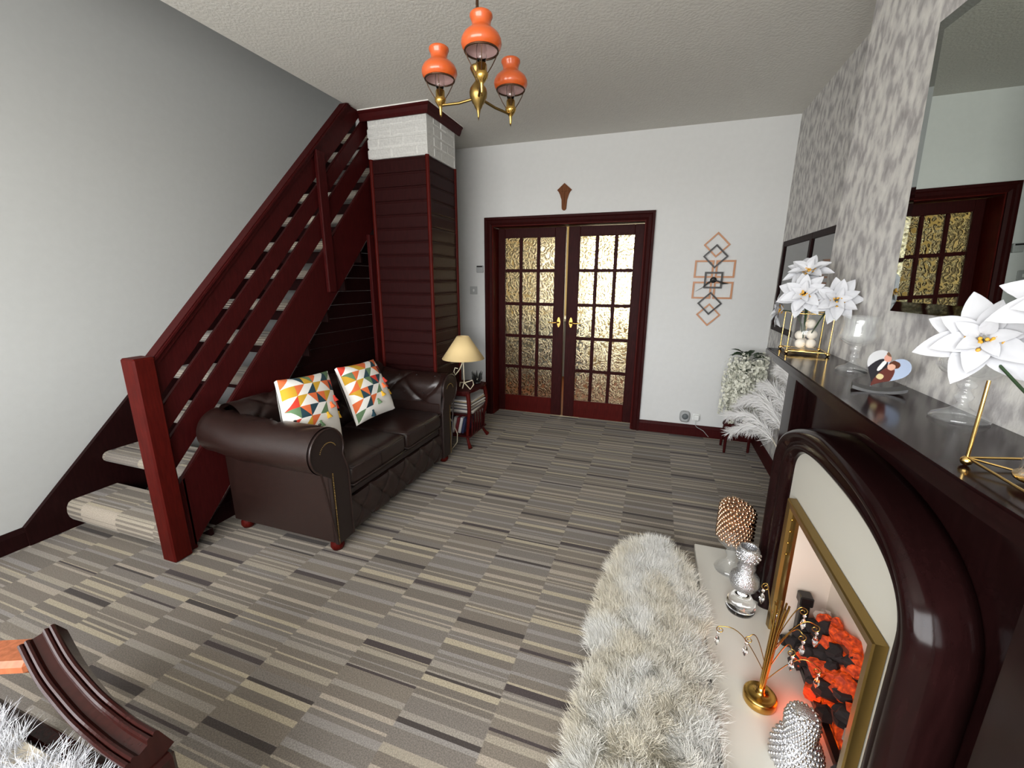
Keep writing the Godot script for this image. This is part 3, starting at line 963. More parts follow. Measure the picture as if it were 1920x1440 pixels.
func sofa() -> void:
	var t := thing("sofa", "dark brown leather two-seat sofa with buttoned arms and back", "sofa", Vector3(-1.93, 0, -2.27))
	var zn := -1.735                                                      # inner faces
	var zf := -2.805
	var xf := -1.548
	var xb := -2.09
	var arm := func(u: float, v: float, near: bool) -> Vector3:
		var r: Array = roll_point(v, 0.73, 0.124, 0.145)
		var x := lerpf(-2.29, xf, u)
		var tt := 0.0
		if v < 0.66: tt = (tuft(u, v, 4.0, 4.2) - 1.0) * 0.03 * smoothstep(0.66, 0.5, v) * smoothstep(1.0, 0.93, u)
		var o: float = r[0] + r[2].x * tt
		var y: float = r[1] + r[2].y * tt + 0.03 * smoothstep(0.35, 0.0, u) * smoothstep(0.1, 0.5, v)
		return Vector3(x, y, zn + o if near else zf - o)
	for near in [true, false]:
		var st := mb()
		grid(st, 84, 64, func(u: float, v: float) -> Vector3: return arm.call(u, v, near), false, 1, near)
		var zo := zn + 0.135 if near else zf - 0.135                      # outer panel
		var zi := zn if near else zf
		box(st, Vector3(-2.3, 0.056, minf(zo, zi)), Vector3(xf - 0.004, 0.52, maxf(zo, zi)), 0.012)
		var a := part("arm", st, M.leather, t)
		st = mb()                                                         # scroll front: a disc on a post
		var p := PackedVector2Array()
		for i in 23:
			var g := deg_to_rad(lerpf(-62.0, 205.0, i / 22.0))
			p.append(Vector2(0.145 + 0.117 * cos(g), 0.606 + 0.117 * sin(g)))
		p.append(Vector2(0.004, 0.45)); p.append(Vector2(0.004, 0.058)); p.append(Vector2(0.134, 0.058)); p.append(Vector2(0.138, 0.45))
		var bs := Basis(Vector3.BACK if near else Vector3.FORWARD, Vector3.UP, Vector3.RIGHT * (-1.0 if near else 1.0))
		prism(st, p, Transform3D(bs, Vector3(xf + (0.012 if near else -0.006), 0, zi)), 0.018)
		part("scroll_front", st, M.leather_dark, a, true)
		st = mb()
		var pip := []
		for i in range(0, p.size() - 4): pip.append(Vector3(xf + 0.012, p[i].y, zi + (p[i].x if near else -p[i].x)))
		pip.push_front(Vector3(xf + 0.012, 0.06, zi + (0.13 if near else -0.13)))
		pip.append(Vector3(xf + 0.012, 0.45, zi + (0.008 if near else -0.008))); pip.append(Vector3(xf + 0.012, 0.06, zi + (0.008 if near else -0.008)))
		tube(st, pip, 0.006, 6)
		part("piping", st, M.leather, a, true)
		st = mb()
		for i in 44: ball(st, Vector3(xf + 0.015, 0.065 + i * 0.0095, zo - (0.008 if near else -0.008)), 0.0036, 6)
		for i in 16:
			var g := deg_to_rad(lerpf(150.0, 20.0, i / 15.0))
			ball(st, Vector3(xf + 0.014, 0.59 + 0.06 * sin(g), zi + (0.14 + 0.06 * cos(g)) * (1.0 if near else -1.0)), 0.003, 6)
		part("nail_trim", st, M.brass_dull, a, true).set_meta("kind", "stuff")
		for i in 4:
			for j in 2:
				var u := (i + 0.5 + 0.5 * j) / 4.5
				var q: Vector3 = arm.call(u, 0.33 + 0.17 * j, near)
				st = mb()
				ball(st, q + Vector3(0, 0.004, -0.004 if near else 0.004), 0.009, 8, 0.7)
				part("button", st, M.leather_dark, a, true)
	var back := func(u: float, v: float) -> Vector3:
		var r: Array = roll_point(v, 0.79, 0.105, 0.118)
		var tt := 0.0
		if v < 0.72: tt = (tuft(u, v, 7.0, 4.2) - 1.0) * 0.03
		return Vector3(xb - r[0] - r[2].x * tt, r[1] + r[2].y * tt, lerpf(-2.95, -1.60, u))
	var st2 := mb()
	grid(st2, 130, 64, func(u: float, v: float) -> Vector3: return back.call(u, v), false, 1, true)
	box(st2, Vector3(-2.312, 0.056, -2.93), Vector3(-2.13, 0.62, -1.61), 0.012)
	part("backrest", st2, M.leather, t)
	st2 = mb()
	grid(st2, 110, 22, func(u: float, v: float) -> Vector3:
		var d := (tuft(u, v, 11.0, 2.0) - 1.0) * 0.028
		var b := 0.012 * (1.0 - pow(absf(v * 2 - 1), 4.0))
		return Vector3(xf - 0.006 + d + b, lerpf(0.058, 0.262, v), lerpf(-1.742, -2.80, u)))
	box(st2, Vector3(-2.28, 0.058, -2.80), Vector3(xf - 0.022, 0.262, -1.742))
	part("front_rail", st2, M.leather, t)
	st2 = mb()
	box(st2, Vector3(-2.1, 0.262, -2.802), Vector3(xf - 0.015, 0.318, -1.738), 0.015)
	part("platform", st2, M.leather_dark, t)
	for k in 2:
		var za: float = [-1.748, -2.312][k]
		var zb: float = [-2.302, -2.795][k]
		st2 = mb()
		var mid := Vector3(-1.81, 0.388, (za + zb) / 2)
		var hx := 0.272
		var hz := (za - zb) / 2
		grid(st2, 36, 24, func(u: float, v: float) -> Vector3:
			var a := TAU * u
			var b := PI * v - PI / 2
			var e := func(w: float, n: float) -> float: return signf(w) * pow(absf(w), n)
			var ring := pow(maxf(cos(b), 0.0), 0.16)
			var x: float = e.call(cos(a), 0.12) * ring
			var z: float = e.call(sin(a), 0.12) * ring
			var y: float = e.call(sin(b), 0.5)
			var crown := 1.0 + 0.22 * (1 - x * x) * (1 - z * z)
			return mid + Vector3(x * hx, y * 0.068 * crown, -z * hz))
		var cu := part("seat_cushion", st2, M.leather, t)
		st2 = mb()
		for yy in [0.336, 0.438]:
			tube(st2, [Vector3(-1.6, yy, za - 0.005), Vector3(xf + 0.008, yy, za - 0.012), Vector3(xf + 0.0105, yy, (za + zb) / 2), Vector3(xf + 0.008, yy, zb + 0.012), Vector3(-1.6, yy, zb + 0.005)], 0.005, 6)
		part("piping", st2, M.leather, cu, true)
	for x in [-2.25, -1.585]:
		for z in [-1.645, -2.895]:
			st2 = mb()
			lathe(st2, [Vector2(0, 0), Vector2(0.028, 0), Vector2(0.038, 0.02), Vector2(0.036, 0.04), Vector2(0.028, 0.058)], Vector3(x, 0, z), 16)
			part("foot", st2, M.mahogany_red, t)
	cushion("cushion", 3, [Vector3(-2.02, 0.895, -1.763), Vector3(-2.02, 0.872, -2.155), Vector3(-1.79, 0.505, -1.98), Vector3(-1.79, 0.58, -1.585)], "square cushion of coloured triangles leaning nearer the viewer, low behind the arm")
	cushion("cushion", 4, [Vector3(-2.02, 0.876, -2.241), Vector3(-2.02, 0.866, -2.632), Vector3(-1.79, 0.53, -2.54), Vector3(-1.79, 0.535, -2.135)], "square cushion of coloured triangles leaning in the middle of the sofa, clear of the arm")

func cushion(called: String, sd: int, c: Array, label: String) -> void:  # corners: top left, top right, bottom right, bottom left
	var mid: Vector3 = (c[0] + c[1] + c[2] + c[3]) / 4
	var n: Vector3 = (c[2] - c[0]).cross(c[1] - c[3]).normalized()
	if n.x < 0: n = -n
	var t := thing(called, label, "cushion", mid, "patterned cushions on the sofa")
	var m := mat("cushion_print_%d" % sd, Color(1, 1, 1), 0.85)
	m.albedo_texture = cushion_image(sd)
	var surf := func(u: float, v: float, s: float) -> Vector3:
		var e := (1 - pow(absf(2 * u - 1), 2.6)) * (1 - pow(absf(2 * v - 1), 2.6))
		var pinch := 0.045 * (1 - pow(absf(2 * v - 1), 2.0))
		var pv := 0.045 * (1 - pow(absf(2 * u - 1), 2.0))
		var uu: float = lerpf(u, 0.5, pinch)
		var vv: float = lerpf(v, 0.5, pv)
		return (c[0].lerp(c[1], uu)).lerp(c[3].lerp(c[2], uu), vv) + n * (0.012 + 0.07 * sqrt(maxf(e, 0.0))) * s
	var st := mb()
	grid(st, 24, 24, func(u: float, v: float) -> Vector3: return surf.call(u, v, 1.0), true, 1, false)
	part("front_cover", st, m, t)
	st = mb()
	grid(st, 24, 24, func(u: float, v: float) -> Vector3: return surf.call(u, v, -1.0), false, 1, true)
	for e in [[0, 0, 1, 0], [1, 0, 1, 1], [1, 1, 0, 1], [0, 1, 0, 0]]:
		grid(st, 24, 1, func(w: float, k: float) -> Vector3: return surf.call(lerpf(e[0], e[2], w), lerpf(e[1], e[3], w), 1.0 - 2.0 * k), false, 1)
	part("back_cover", st, M.fabric_white, t)
	var cols := [c8(206, 58, 40), c8(222, 108, 58), c8(206, 160, 42), c8(98, 128, 92), c8(30, 62, 74), c8(206, 58, 40), c8(206, 160, 42)]
	var where := [[0.88, 0.42], [0.74, 0.52], [0.62, 0.66], [0.46, 0.76], [0.30, 0.90], [0.99, 0.50], [0.985, 0.64]]
	for i in where.size():
		st = mb()
		var p: Vector3 = surf.call(where[i][0], where[i][1], 1.0) + n * 0.006
		var q: Vector3 = surf.call(minf(0.999, where[i][0] + 0.04), minf(0.999, where[i][1] + 0.09), 1.0) + n * 0.006
		tube(st, [p, p.lerp(q, 0.15), p.lerp(q, 0.3), p.lerp(q, 0.6), q], [0.003, 0.008, 0.006, 0.012, 0.018], 8)
		var key := "tassel_%d" % i
		part("tassel", st, M[key] if M.has(key) else mat(key, cols[i], 0.9), t)

# ------------------------------------------------------------------ corner table and lamp
func side_table() -> void:
	var t := thing("side_table", "small dark wooden side table with curved legs between sofa and door", "side table", Vector3(-1.6, 0, -3.37))
	var x0 := -1.742
	var x1 := -1.462
	var z0 := -3.585
	var z1 := -3.16
	var flat := Basis(Vector3.RIGHT, Vector3.BACK, Vector3.DOWN)
	var outline := func(grow: float) -> PackedVector2Array:
		var p := PackedVector2Array()
		for i in 48:
			var a := TAU * i / 48
			var e := Vector2(signf(cos(a)) * pow(absf(cos(a)), 0.35), signf(sin(a)) * pow(absf(sin(a)), 0.35))
			p.append(Vector2((x0 + x1) / 2 + e.x * ((x1 - x0) / 2 + grow + 0.006 * cos(8 * a)), (z0 + z1) / 2 + e.y * ((z1 - z0) / 2 + grow + 0.006 * cos(8 * a))))
		return p
	var st := mb()
	prism(st, outline.call(-0.004), Transform3D(flat, Vector3(0, 0.53, 0)), 0.008)
	prism(st, outline.call(0.0), Transform3D(flat, Vector3(0, 0.523, 0)), 0.014)
	part("table_top", st, M.mahogany, t)
	st = mb()
	box(st, Vector3(x0 + 0.03, 0.48, z1 - 0.045), Vector3(x1 - 0.03, 0.51, z1 - 0.03), 0.003)
	part("apron", st, M.mahogany, t)
	st = mb()
	box(st, Vector3(x0 + 0.03, 0.46, z0 + 0.03), Vector3(x1 - 0.03, 0.51, z0 + 0.045), 0.003)
	part("apron", st, M.mahogany, t)
	for y in [0.30, 0.105]:
		st = mb()
		box(st, Vector3(x0 + 0.025, y, z0 + 0.025), Vector3(x1 - 0.012, y + 0.014, z1 - 0.025), 0.004)
		part("shelf", st, M.mahogany, t)
	for k in 6:
		st = mb()
		var z := z0 + 0.075 + k * 0.054
		tube(st, [Vector3(x1 - 0.02, 0.12, z), Vector3(x1 - 0.016, 0.2, z), Vector3(x1 - 0.02, 0.3, z)], [0.006, 0.009, 0.006], 8)
		part("spindle", st, M.mahogany, t)
	for c in [[x0 + 0.028, z0 + 0.03, -1, -1], [x1 - 0.028, z0 + 0.03, 1, -1], [x0 + 0.028, z1 - 0.03, -1, 1], [x1 - 0.028, z1 - 0.03, 1, 1]]:
		st = mb()
		var pts := []
		var rr := []
		var ox: float = 0.0 if c[2] < 0 else 1.0
		for i in 17:
			var s := i / 16.0
			var y := 0.51 - 0.51 * s
			var o := 0.016 * sin(s * TAU * 0.95) + 0.03 * smoothstep(0.8, 1.0, s) - 0.004
			pts.append(Vector3(c[0] + c[2] * o * ox, maxf(y, 0.014), c[1] + c[3] * o * 0.8))
			rr.append(lerpf(0.019, 0.012, s) + 0.008 * smoothstep(0.88, 1.0, s))
		tube(st, pts, rr, 10)
		part("leg", st, M.mahogany_red, t)
	var hues := [c8(150, 146, 142), c8(206, 200, 190), c8(92, 90, 96), c8(186, 180, 170), c8(120, 112, 104), c8(214, 212, 206), c8(70, 74, 86), c8(176, 160, 130), c8(200, 198, 196)]
	var y := 0.315
	for i in 9:
		st = mb()
		var h := rng.randf_range(0.009, 0.016)
		var r := Basis(Vector3.UP, rng.randf_range(-0.09, 0.09))
		box(st, Vector3(-0.115, 0, -0.145), Vector3(0.118, h, 0.145), 0.002, Transform3D(r, Vector3(-1.6 + rng.randf_range(0, 0.012), y, -3.375)))
		solo("magazine", st, mat("magazine_%d" % i, hues[i], 0.4), ["lowest magazine of the stack on the upper shelf of the side table", "second magazine from the bottom of the stack on the side table shelf", "third magazine from the bottom of the stack on the side table shelf", "fourth magazine from the bottom of the stack on the side table shelf", "middle magazine of the stack on the side table shelf", "fourth magazine from the top of the stack on the side table shelf", "third magazine from the top of the stack on the side table shelf", "second magazine from the top of the stack on the side table shelf", "topmost magazine of the stack, just under the side table top"][i], "magazine", "magazines on the side table shelf")
		y += h + 0.0005
	var bh := [c8(36, 44, 82), c8(226, 224, 220), c8(120, 40, 46), c8(210, 208, 206), c8(30, 36, 66)]
	for i in 5:
		st = mb()
		box(st, Vector3(-0.012, 0, -0.1), Vector3(0.012, 0.15, 0.1), 0.002, Transform3D(Basis(Vector3.BACK, -0.22), Vector3(-1.70 + i * 0.031, 0.1225, -3.33)))
		solo("book", st, mat("book_%d" % i, bh[i], 0.5), ["navy book leaning innermost on the bottom shelf of the side table", "white book leaning between the navy and the red book under the side table", "dark red book leaning on the bottom shelf of the side table", "pale grey book leaning beside the dark red one under the side table", "deep blue book at the outer end of the leaning row under the side table"][i], "book", "books on the bottom shelf of the side table")
	# lamp
	var L := Vector3(-1.562, 0.53, -3.262)
	var l := thing("table_lamp", "table lamp with cream cone shade on a bent wire base", "lamp", L)
	st = mb()
	lathe(st, [Vector2(0.183, 0.27), Vector2(0.052, 0.462), Vector2(0.05, 0.462), Vector2(0.181, 0.27), Vector2(0.183, 0.27)], Vector3.ZERO, 40, Basis(), 1)
	part("shade", st, M.lamp_cream, l, true)
	st = mb()
	tube(st, [Vector3(0, 0.40, 0), Vector3(0, 0.25, 0), Vector3(0.008, 0.06, 0.01), Vector3(0.0, 0.008, 0.03)], 0.005, 8)
	tube(st, [Vector3(0, 0.25, 0), Vector3(-0.035, 0.17, 0.006), Vector3(-0.075, 0.12, 0.01), Vector3(-0.088, 0.15, 0.01), Vector3(-0.075, 0.185, 0.01), Vector3(-0.05, 0.178, 0.008)], 0.005, 8)
	tube(st, [Vector3(-0.04, 0.05, -0.01), Vector3(0.008, 0.06, 0.01), Vector3(0.075, 0.008, 0.03), Vector3(0.085, 0.04, -0.02), Vector3(0.07, 0.075, -0.03), Vector3(0.008, 0.055, 0.01)], 0.005, 8)
	tube(st, [Vector3(-0.04, 0.05, -0.01), Vector3(-0.06, 0.007, -0.04)], 0.005, 8)
	part("wire_base", st, M.ivory_wire, l, true)
	st = mb()
	lathe(st, [Vector2(0, 0.33), Vector2(0.018, 0.335), Vector2(0.022, 0.38), Vector2(0.014, 0.41), Vector2(0, 0.412)], Vector3.ZERO, 14)
	part("bulb_holder", st, M.white, l, true)
	st = mb()
	tube(st, [Vector3(-1.64, 0.30, -3.125), Vector3(-1.60, 0.24, -3.12), Vector3(-1.565, 0.16, -3.118), Vector3(-1.57, 0.08, -3.118), Vector3(-1.62, 0.012, -3.12), Vector3(-1.70, 0.006, -3.12)], 0.004, 6)
	solo("lamp_cable", st, M.ivory_wire, "cream lamp cable hanging down behind the end of the sofa", "cable")
	# black lotus candle holder
	var k0 := thing("candle_holder", "small black metal candle holder with pointed leaves on the side table", "candle holder", Vector3(-1.535, 0.53, -3.49))
	st = mb()
	lathe(st, [Vector2(0, 0), Vector2(0.035, 0), Vector2(0.035, 0.012), Vector2(0.02, 0.022), Vector2(0, 0.022)], Vector3.ZERO, 18)
	part("base", st, M.black, k0, true)
	for i in 7:
		st = mb()
		var a := TAU * i / 7
		var d := Vector3(sin(a), 0, cos(a))
		tube(st, [d * 0.015 + Vector3.UP * 0.018, d * 0.038 + Vector3.UP * 0.045, d * 0.04 + Vector3.UP * 0.075, d * 0.052 + Vector3.UP * 0.112], [0.009, 0.012, 0.008, 0.0015], 6)
		part("pointed_leaf", st, M.black, k0, true)
	st = mb()
	ball(st, Vector3(0, 0.035, 0), 0.017, 14)
	part("glass_ball", st, M.silver, k0, true)

# ------------------------------------------------------------------ ceiling lamp
func chandelier() -> void:
	var hub := Vector3(-0.761, 2.172, -1.786)
	var t := thing("chandelier", "brass three-arm chandelier with orange glass oil-lamp shades", "chandelier", Vector3(hub.x, H, hub.z))
	var st := mb()
	lathe(st, [Vector2(0, -0.082), Vector2(0.004, -0.065), Vector2(0.009, -0.04), Vector2(0.014, -0.034), Vector2(0.018, -0.024), Vector2(0.025, -0.016), Vector2(0.028, -0.006), Vector2(0.034, 0.004), Vector2(0.036, 0.02), Vector2(0.033, 0.034), Vector2(0.02, 0.052), Vector2(0.011, 0.062), Vector2(0.012, 0.07), Vector2(0.022, 0.086), Vector2(0.032, 0.104), Vector2(0.03, 0.112), Vector2(0.012, 0.118), Vector2(0.007, 0.13), Vector2(0, 0.131)], hub, 28)
	part("hub", st, M.brass_dull, t)
	st = mb()
	tube(st, [hub + Vector3.UP * 0.1, Vector3(hub.x, H - 0.03, hub.z)], 0.006, 10)
	part("rod", st, M.bronze, t)
	st = mb()
	lathe(st, [Vector2(0.012, -0.06), Vector2(0.045, -0.02), Vector2(0.05, 0.0), Vector2(0, 0)], Vector3(hub.x, H - 0.001, hub.z), 28)
	part("ceiling_rose", st, M.brass_dull, t)
	for c in [Vector3(-0.679, 2.175, -1.628), Vector3(-0.935, 2.18, -1.79), Vector3(-0.688, 2.18, -1.975)]:
		st = mb()
		var mid: Vector3 = (hub + c) / 2 + Vector3.DOWN * 0.012
		tube(st, [hub + Vector3.UP * 0.004, mid + Vector3.UP * 0.002, c + Vector3(0, -0.012, 0)], 0.0055, 8)
		var arm := part("arm", st, M.brass_dull, t)
		st = mb()
		lathe(st, [Vector2(0, -0.062), Vector2(0.005, -0.045), Vector2(0.007, -0.02), Vector2(0.012, -0.014), Vector2(0.022, 0.0), Vector2(0.024, 0.012), Vector2(0.019, 0.018), Vector2(0.019, 0.04), Vector2(0.015, 0.046), Vector2(0.0, 0.047)], c, 20)
		part("burner", st, M.brass, arm, true)
		st = mb()
		for i in 4:
			var a := TAU * i / 4 + 0.4
			var d := Vector3(sin(a), 0, cos(a))
			tube(st, [c + d * 0.02 + Vector3.UP * 0.012, c + d * 0.036 + Vector3.UP * 0.035, c + d * 0.05 + Vector3.UP * 0.06, c + d * 0.058 + Vector3.UP * 0.082], 0.0018, 5)
		tube(st, range(25).map(func(i): return c + Vector3(sin(TAU * i / 24.0) * 0.0605, 0.082, cos(TAU * i / 24.0) * 0.0605)), 0.0035, 6, false)
		part("gallery", st, M.bronze, arm, true)
		st = mb()
		lathe(st, [Vector2(0.013, 0.046), Vector2(0.018, 0.06), Vector2(0.02, 0.085), Vector2(0.014, 0.12), Vector2(0.011, 0.17), Vector2(0.0095, 0.17), Vector2(0.0125, 0.12), Vector2(0.0185, 0.085), Vector2(0.0165, 0.06), Vector2(0.0115, 0.046), Vector2(0.013, 0.046)], c, 18)
		part("glass_chimney", st, M.crystal, arm, true)
		st = mb()
		var outer := [Vector2(0.06, 0.084), Vector2(0.069, 0.095), Vector2(0.073, 0.11), Vector2(0.0715, 0.126), Vector2(0.064, 0.143), Vector2(0.05, 0.158), Vector2(0.039, 0.168), Vector2(0.034, 0.178), Vector2(0.0335, 0.19), Vector2(0.037, 0.203), Vector2(0.041, 0.213), Vector2(0.0405, 0.221), Vector2(0.036, 0.226)]
		for i in outer.size(): outer[i].y = 0.084 + (outer[i].y - 0.084) * 0.8
		lathe(st, outer, c, 32)
		part("shade", st, M.orange_glass, t)
		st = mb()
		var inner := []
		for i in range(outer.size() - 1, -1, -1): inner.append(Vector2(outer[i].x - 0.003, outer[i].y))
		lathe(st, inner, c, 32)
		part("shade_lining", st, M.shade_lining, t)

# ------------------------------------------------------------------ things on the walls
func ring4(st: SurfaceTool, c: Vector2, e1: Vector2, e2: Vector2, w: float, z: float, d: float) -> void:   # a picture-frame of four mitred bars
	var o := []
	var l := e1.length()
	var m := e2.length()
	var q := [[1, 1], [-1, 1], [-1, -1], [1, -1]]
	for k in 4:
		var a: Array = q[k]
		var b: Array = q[(k + 1) % 4]
		prism(st, PackedVector2Array([c + e1 * a[0] + e2 * a[1], c + e1 * b[0] + e2 * b[1], c + e1 * (1 - w / l) * b[0] + e2 * (1 - w / m) * b[1], c + e1 * (1 - w / l) * a[0] + e2 * (1 - w / m) * a[1]]), Transform3D(Basis(), Vector3(0, 0, z)), d)

func wall_things() -> void:
	# carved plaque over the doors
	var t := thing("wall_plaque", "small carved wooden plaque shaped like a kite above the double door", "plaque", Vector3(-0.927, 2.1, ZB))
	var st := mb()
	var p := PackedVector2Array([Vector2(-0.929, 2.347), Vector2(-0.858, 2.286), Vector2(-0.872, 2.272), Vector2(-0.884, 2.25), Vector2(-0.9, 2.2), Vector2(-0.905, 2.14)])
	for i in 9:
		var a := -PI * i / 8
		p.append(Vector2(-0.9275 + 0.022 * cos(a), 2.13 + 0.024 * sin(a)))
	p.append_array(PackedVector2Array([Vector2(-0.953, 2.2), Vector2(-0.971, 2.25), Vector2(-0.983, 2.272), Vector2(-0.998, 2.288)]))
	prism(st, p, Transform3D(Basis(), Vector3(0, 0, ZB)), 0.014)
	part("board", st, M.teak, t)
	st = mb()
	bar(st, Vector3(-0.928, 2.15, ZB + 0.016), Vector3(-0.928, 2.31, ZB + 0.016), 0.008, 0.006)
	bar(st, Vector3(-0.962, 2.276, ZB + 0.016), Vector3(-0.894, 2.276, ZB + 0.016), 0.008, 0.006)
	part("raised_cross", st, M.teak, t)
	t = thing("thermostat", "small grey room thermostat beside the door frame", "thermostat", Vector3(-1.8, 1.57, ZB))
	st = mb()
	box(st, Vector3(-1.838, 1.535, ZB), Vector3(-1.762, 1.607, ZB + 0.022), 0.005)
	part("case", st, M.plastic_grey, t)
	st = mb()
	box(st, Vector3(-1.832, 1.59, ZB + 0.02), Vector3(-1.77, 1.602, ZB + 0.0235))
	part("display", st, M.black, t)
	t = thing("light_switch", "pale grey light switch below the thermostat", "switch", Vector3(-1.877, 1.353, ZB))
	st = mb()
	box(st, Vector3(-1.92, 1.312, ZB), Vector3(-1.836, 1.395, ZB + 0.009), 0.003)
	part("plate", st, M.plastic_grey, t)
	st = mb()
	box(st, Vector3(-1.886, 1.34, ZB + 0.008), Vector3(-1.868, 1.366, ZB + 0.014), 0.002)
	part("rocker", st, M.plastic_white, t)
	# clock of square frames
	t = thing("wall_clock", "wall clock of overlapping copper and black square frames", "clock", Vector3(0.435, 1.47, ZB))
	var zc := ZB + 0.004
	var dia := func(x: float, y: float, r: float, copper: bool) -> void:
		var s := mb()
		ring4(s, Vector2(x, y), Vector2(r, r) / 2, Vector2(-r, r) / 2, 0.0125, zc if copper else zc + 0.012, 0.01)
		part("copper_frame" if copper else "black_frame", s, M.copper_wood if copper else M.black_frame, t)
	dia.call(0.436, 1.767, 0.107, true)
	dia.call(0.434, 1.67, 0.102, false)
	dia.call(0.427, 1.266, 0.102, false)
	dia.call(0.428, 1.165, 0.102, true)
	for r in [[0.274, 0.43, 1.488, 1.638], [0.446, 0.602, 1.488, 1.638], [0.274, 0.43, 1.306, 1.455], [0.446, 0.602, 1.306, 1.455]]:
		st = mb()
		ring4(st, Vector2((r[0] + r[1]) / 2, (r[2] + r[3]) / 2), Vector2((r[1] - r[0]) / 2, 0), Vector2(0, (r[3] - r[2]) / 2), 0.015, zc, 0.01)
		part("copper_frame", st, M.copper_wood, t)
	st = mb()
	ring4(st, Vector2(0.437, 1.468), Vector2(0.074, 0), Vector2(0, 0.071), 0.015, zc + 0.012, 0.01)
	part("black_frame", st, M.black_frame, t)
	st = mb()
	lathe(st, [Vector2(0, 0), Vector2(0.026, 0), Vector2(0.026, 0.014), Vector2(0.01, 0.02), Vector2(0, 0.02)], Vector3(0.437, 1.47, zc + 0.01), 18, Basis(Vector3.RIGHT, PI / 2))
	part("movement", st, M.black_frame, t)
	st = mb()
	tube(st, [Vector3(0.437, 1.47, zc + 0.033), Vector3(0.40, 1.448, zc + 0.033), Vector3(0.355, 1.405, zc + 0.033), Vector3(0.302, 1.37, zc + 0.033)], [0.004, 0.009, 0.003, 0.001], 6)
	part("minute_hand", st, M.black_frame, t)
	st = mb()
	tube(st, [Vector3(0.437, 1.47, zc + 0.036), Vector3(0.478, 1.458, zc + 0.036), Vector3(0.515, 1.442, zc + 0.036), Vector3(0.56, 1.44, zc + 0.036)], [0.004, 0.007, 0.01, 0.001], 6)
	part("hour_hand", st, M.black_frame, t)
	# plugs above the skirting
	t = thing("air_freshener", "grey oval plug-in air freshener above the skirting board", "air freshener", Vector3(0.325, 0.19, ZB))
	st = mb()
	grid(st, 24, 12, func(u: float, v: float) -> Vector3:
		var a := TAU * u
		var b := PI / 2 * v
		return Vector3(0.325 + 0.048 * pow(absf(cos(a)), 0.6) * signf(cos(a)) * pow(cos(b), 0.4), 0.19 + 0.057 * pow(absf(sin(a)), 0.7) * signf(sin(a)) * pow(cos(b), 0.4), ZB + 0.002 + 0.05 * sin(b)))
	part("body", st, M.plastic_grey, t)
	st = mb()
	lathe(st, [Vector2(0.03, 0.0), Vector2(0.028, 0.006), Vector2(0, 0.008)], Vector3(0.325, 0.2, ZB + 0.048), 18, Basis(Vector3.RIGHT, PI / 2))
	part("vent", st, M.plastic_dark, t)
	t = thing("plug_adaptor", "small white plug with a thin cable beside the air freshener", "plug", Vector3(0.425, 0.19, ZB))
	st = mb()
	box(st, Vector3(0.392, 0.158, ZB), Vector3(0.46, 0.226, ZB + 0.012), 0.004)
	box(st, Vector3(0.4, 0.165, ZB + 0.012), Vector3(0.452, 0.218, ZB + 0.045), 0.008)
	part("body", st, M.plastic_white, t)
	st = mb()
	tube(st, [Vector3(0.424, 0.166, ZB + 0.03), Vector3(0.424, 0.12, ZB + 0.034), Vector3(0.44, 0.1, ZB + 0.03), Vector3(0.5, 0.07, ZB + 0.03), Vector3(0.55, 0.015, ZB + 0.03)], 0.0025, 6)
	part("cable", st, M.plastic_grey, t)
	# smoked glass panel in the alcove
	t = thing("alcove_mirror", "smoked glass wall mirror in a dark barred frame in the alcove", "mirror", Vector3(XR, 1.4, -3.4))
	st = mb()
	for z in [-4.1, -3.432, -2.76]: box(st, Vector3(XR - 0.022, 1.068, z), Vector3(XR - 0.001, 1.772, z + 0.045), 0.003)
	for y in [1.068, 1.73]: box(st, Vector3(XR - 0.021, y, -4.1), Vector3(XR - 0.001, y + 0.042, -2.715), 0.003)
	part("frame", st, M.mahogany_dark, t)
	for z in [-4.06, -3.39]:
		st = mb()
		box(st, Vector3(XR - 0.012, 1.105, z), Vector3(XR - 0.005, 1.735, z + 0.634))
		part("glass_panel", st, M.smoked_mirror, t)
	# bevelled mirror on the chimney breast
	var d := deg_to_rad(5.0)
	var e := deg_to_rad(2.0)
	var n := Vector3(-cos(d) * cos(e), -sin(e), sin(d) * cos(e))
	var a := Vector3(sin(d), 0, cos(d))
	var b := (Vector3.UP - n * n.y).normalized()
	var o := Vector3(0.676, 1.37, -1.633)
	var W := 0.60
	var Hh := 0.765
	t = thing("wall_mirror", "large rectangular mirror hanging from a chain above the mantel shelf", "mirror", o)
	var pt := func(s: float, v: float, z: float) -> Vector3: return o + a * s + b * v + n * z
	st = mb()
	st.set_smooth_group(-1)
	var bv := 0.03
	quad(st, pt.call(bv, bv, 0), pt.call(W - bv, bv, 0), pt.call(W - bv, Hh - bv, 0), pt.call(bv, Hh - bv, 0))
	part("glass", st, M.mirror, t)
	var oc := [[0.0, 0.0], [W, 0.0], [W, Hh], [0.0, Hh]]
	var ic := [[bv, bv], [W - bv, bv], [W - bv, Hh - bv], [bv, Hh - bv]]
	for k in 4:
		st = mb()
		st.set_smooth_group(-1)
		var l := (k + 1) % 4
		quad(st, pt.call(oc[k][0], oc[k][1], -0.0035), pt.call(oc[l][0], oc[l][1], -0.0035), pt.call(ic[l][0], ic[l][1], 0), pt.call(ic[k][0], ic[k][1], 0))
		part("bevel", st, M.mirror_bevel, t)
	st = mb()
	var bx := Transform3D(Basis(a, b, a.cross(b)), o)
	var ax := a.cross(b).dot(n)
	box(st, Vector3(0, 0, -0.004 * ax), Vector3(W, Hh, -0.009 * ax), 0.0, bx)
	part("backing", st, M.black, t)
	st = mb()
	var top: Vector3 = pt.call(0.215, Hh, -0.004)
	var hook := Vector3(XC - 0.012, 2.36, -1.45)
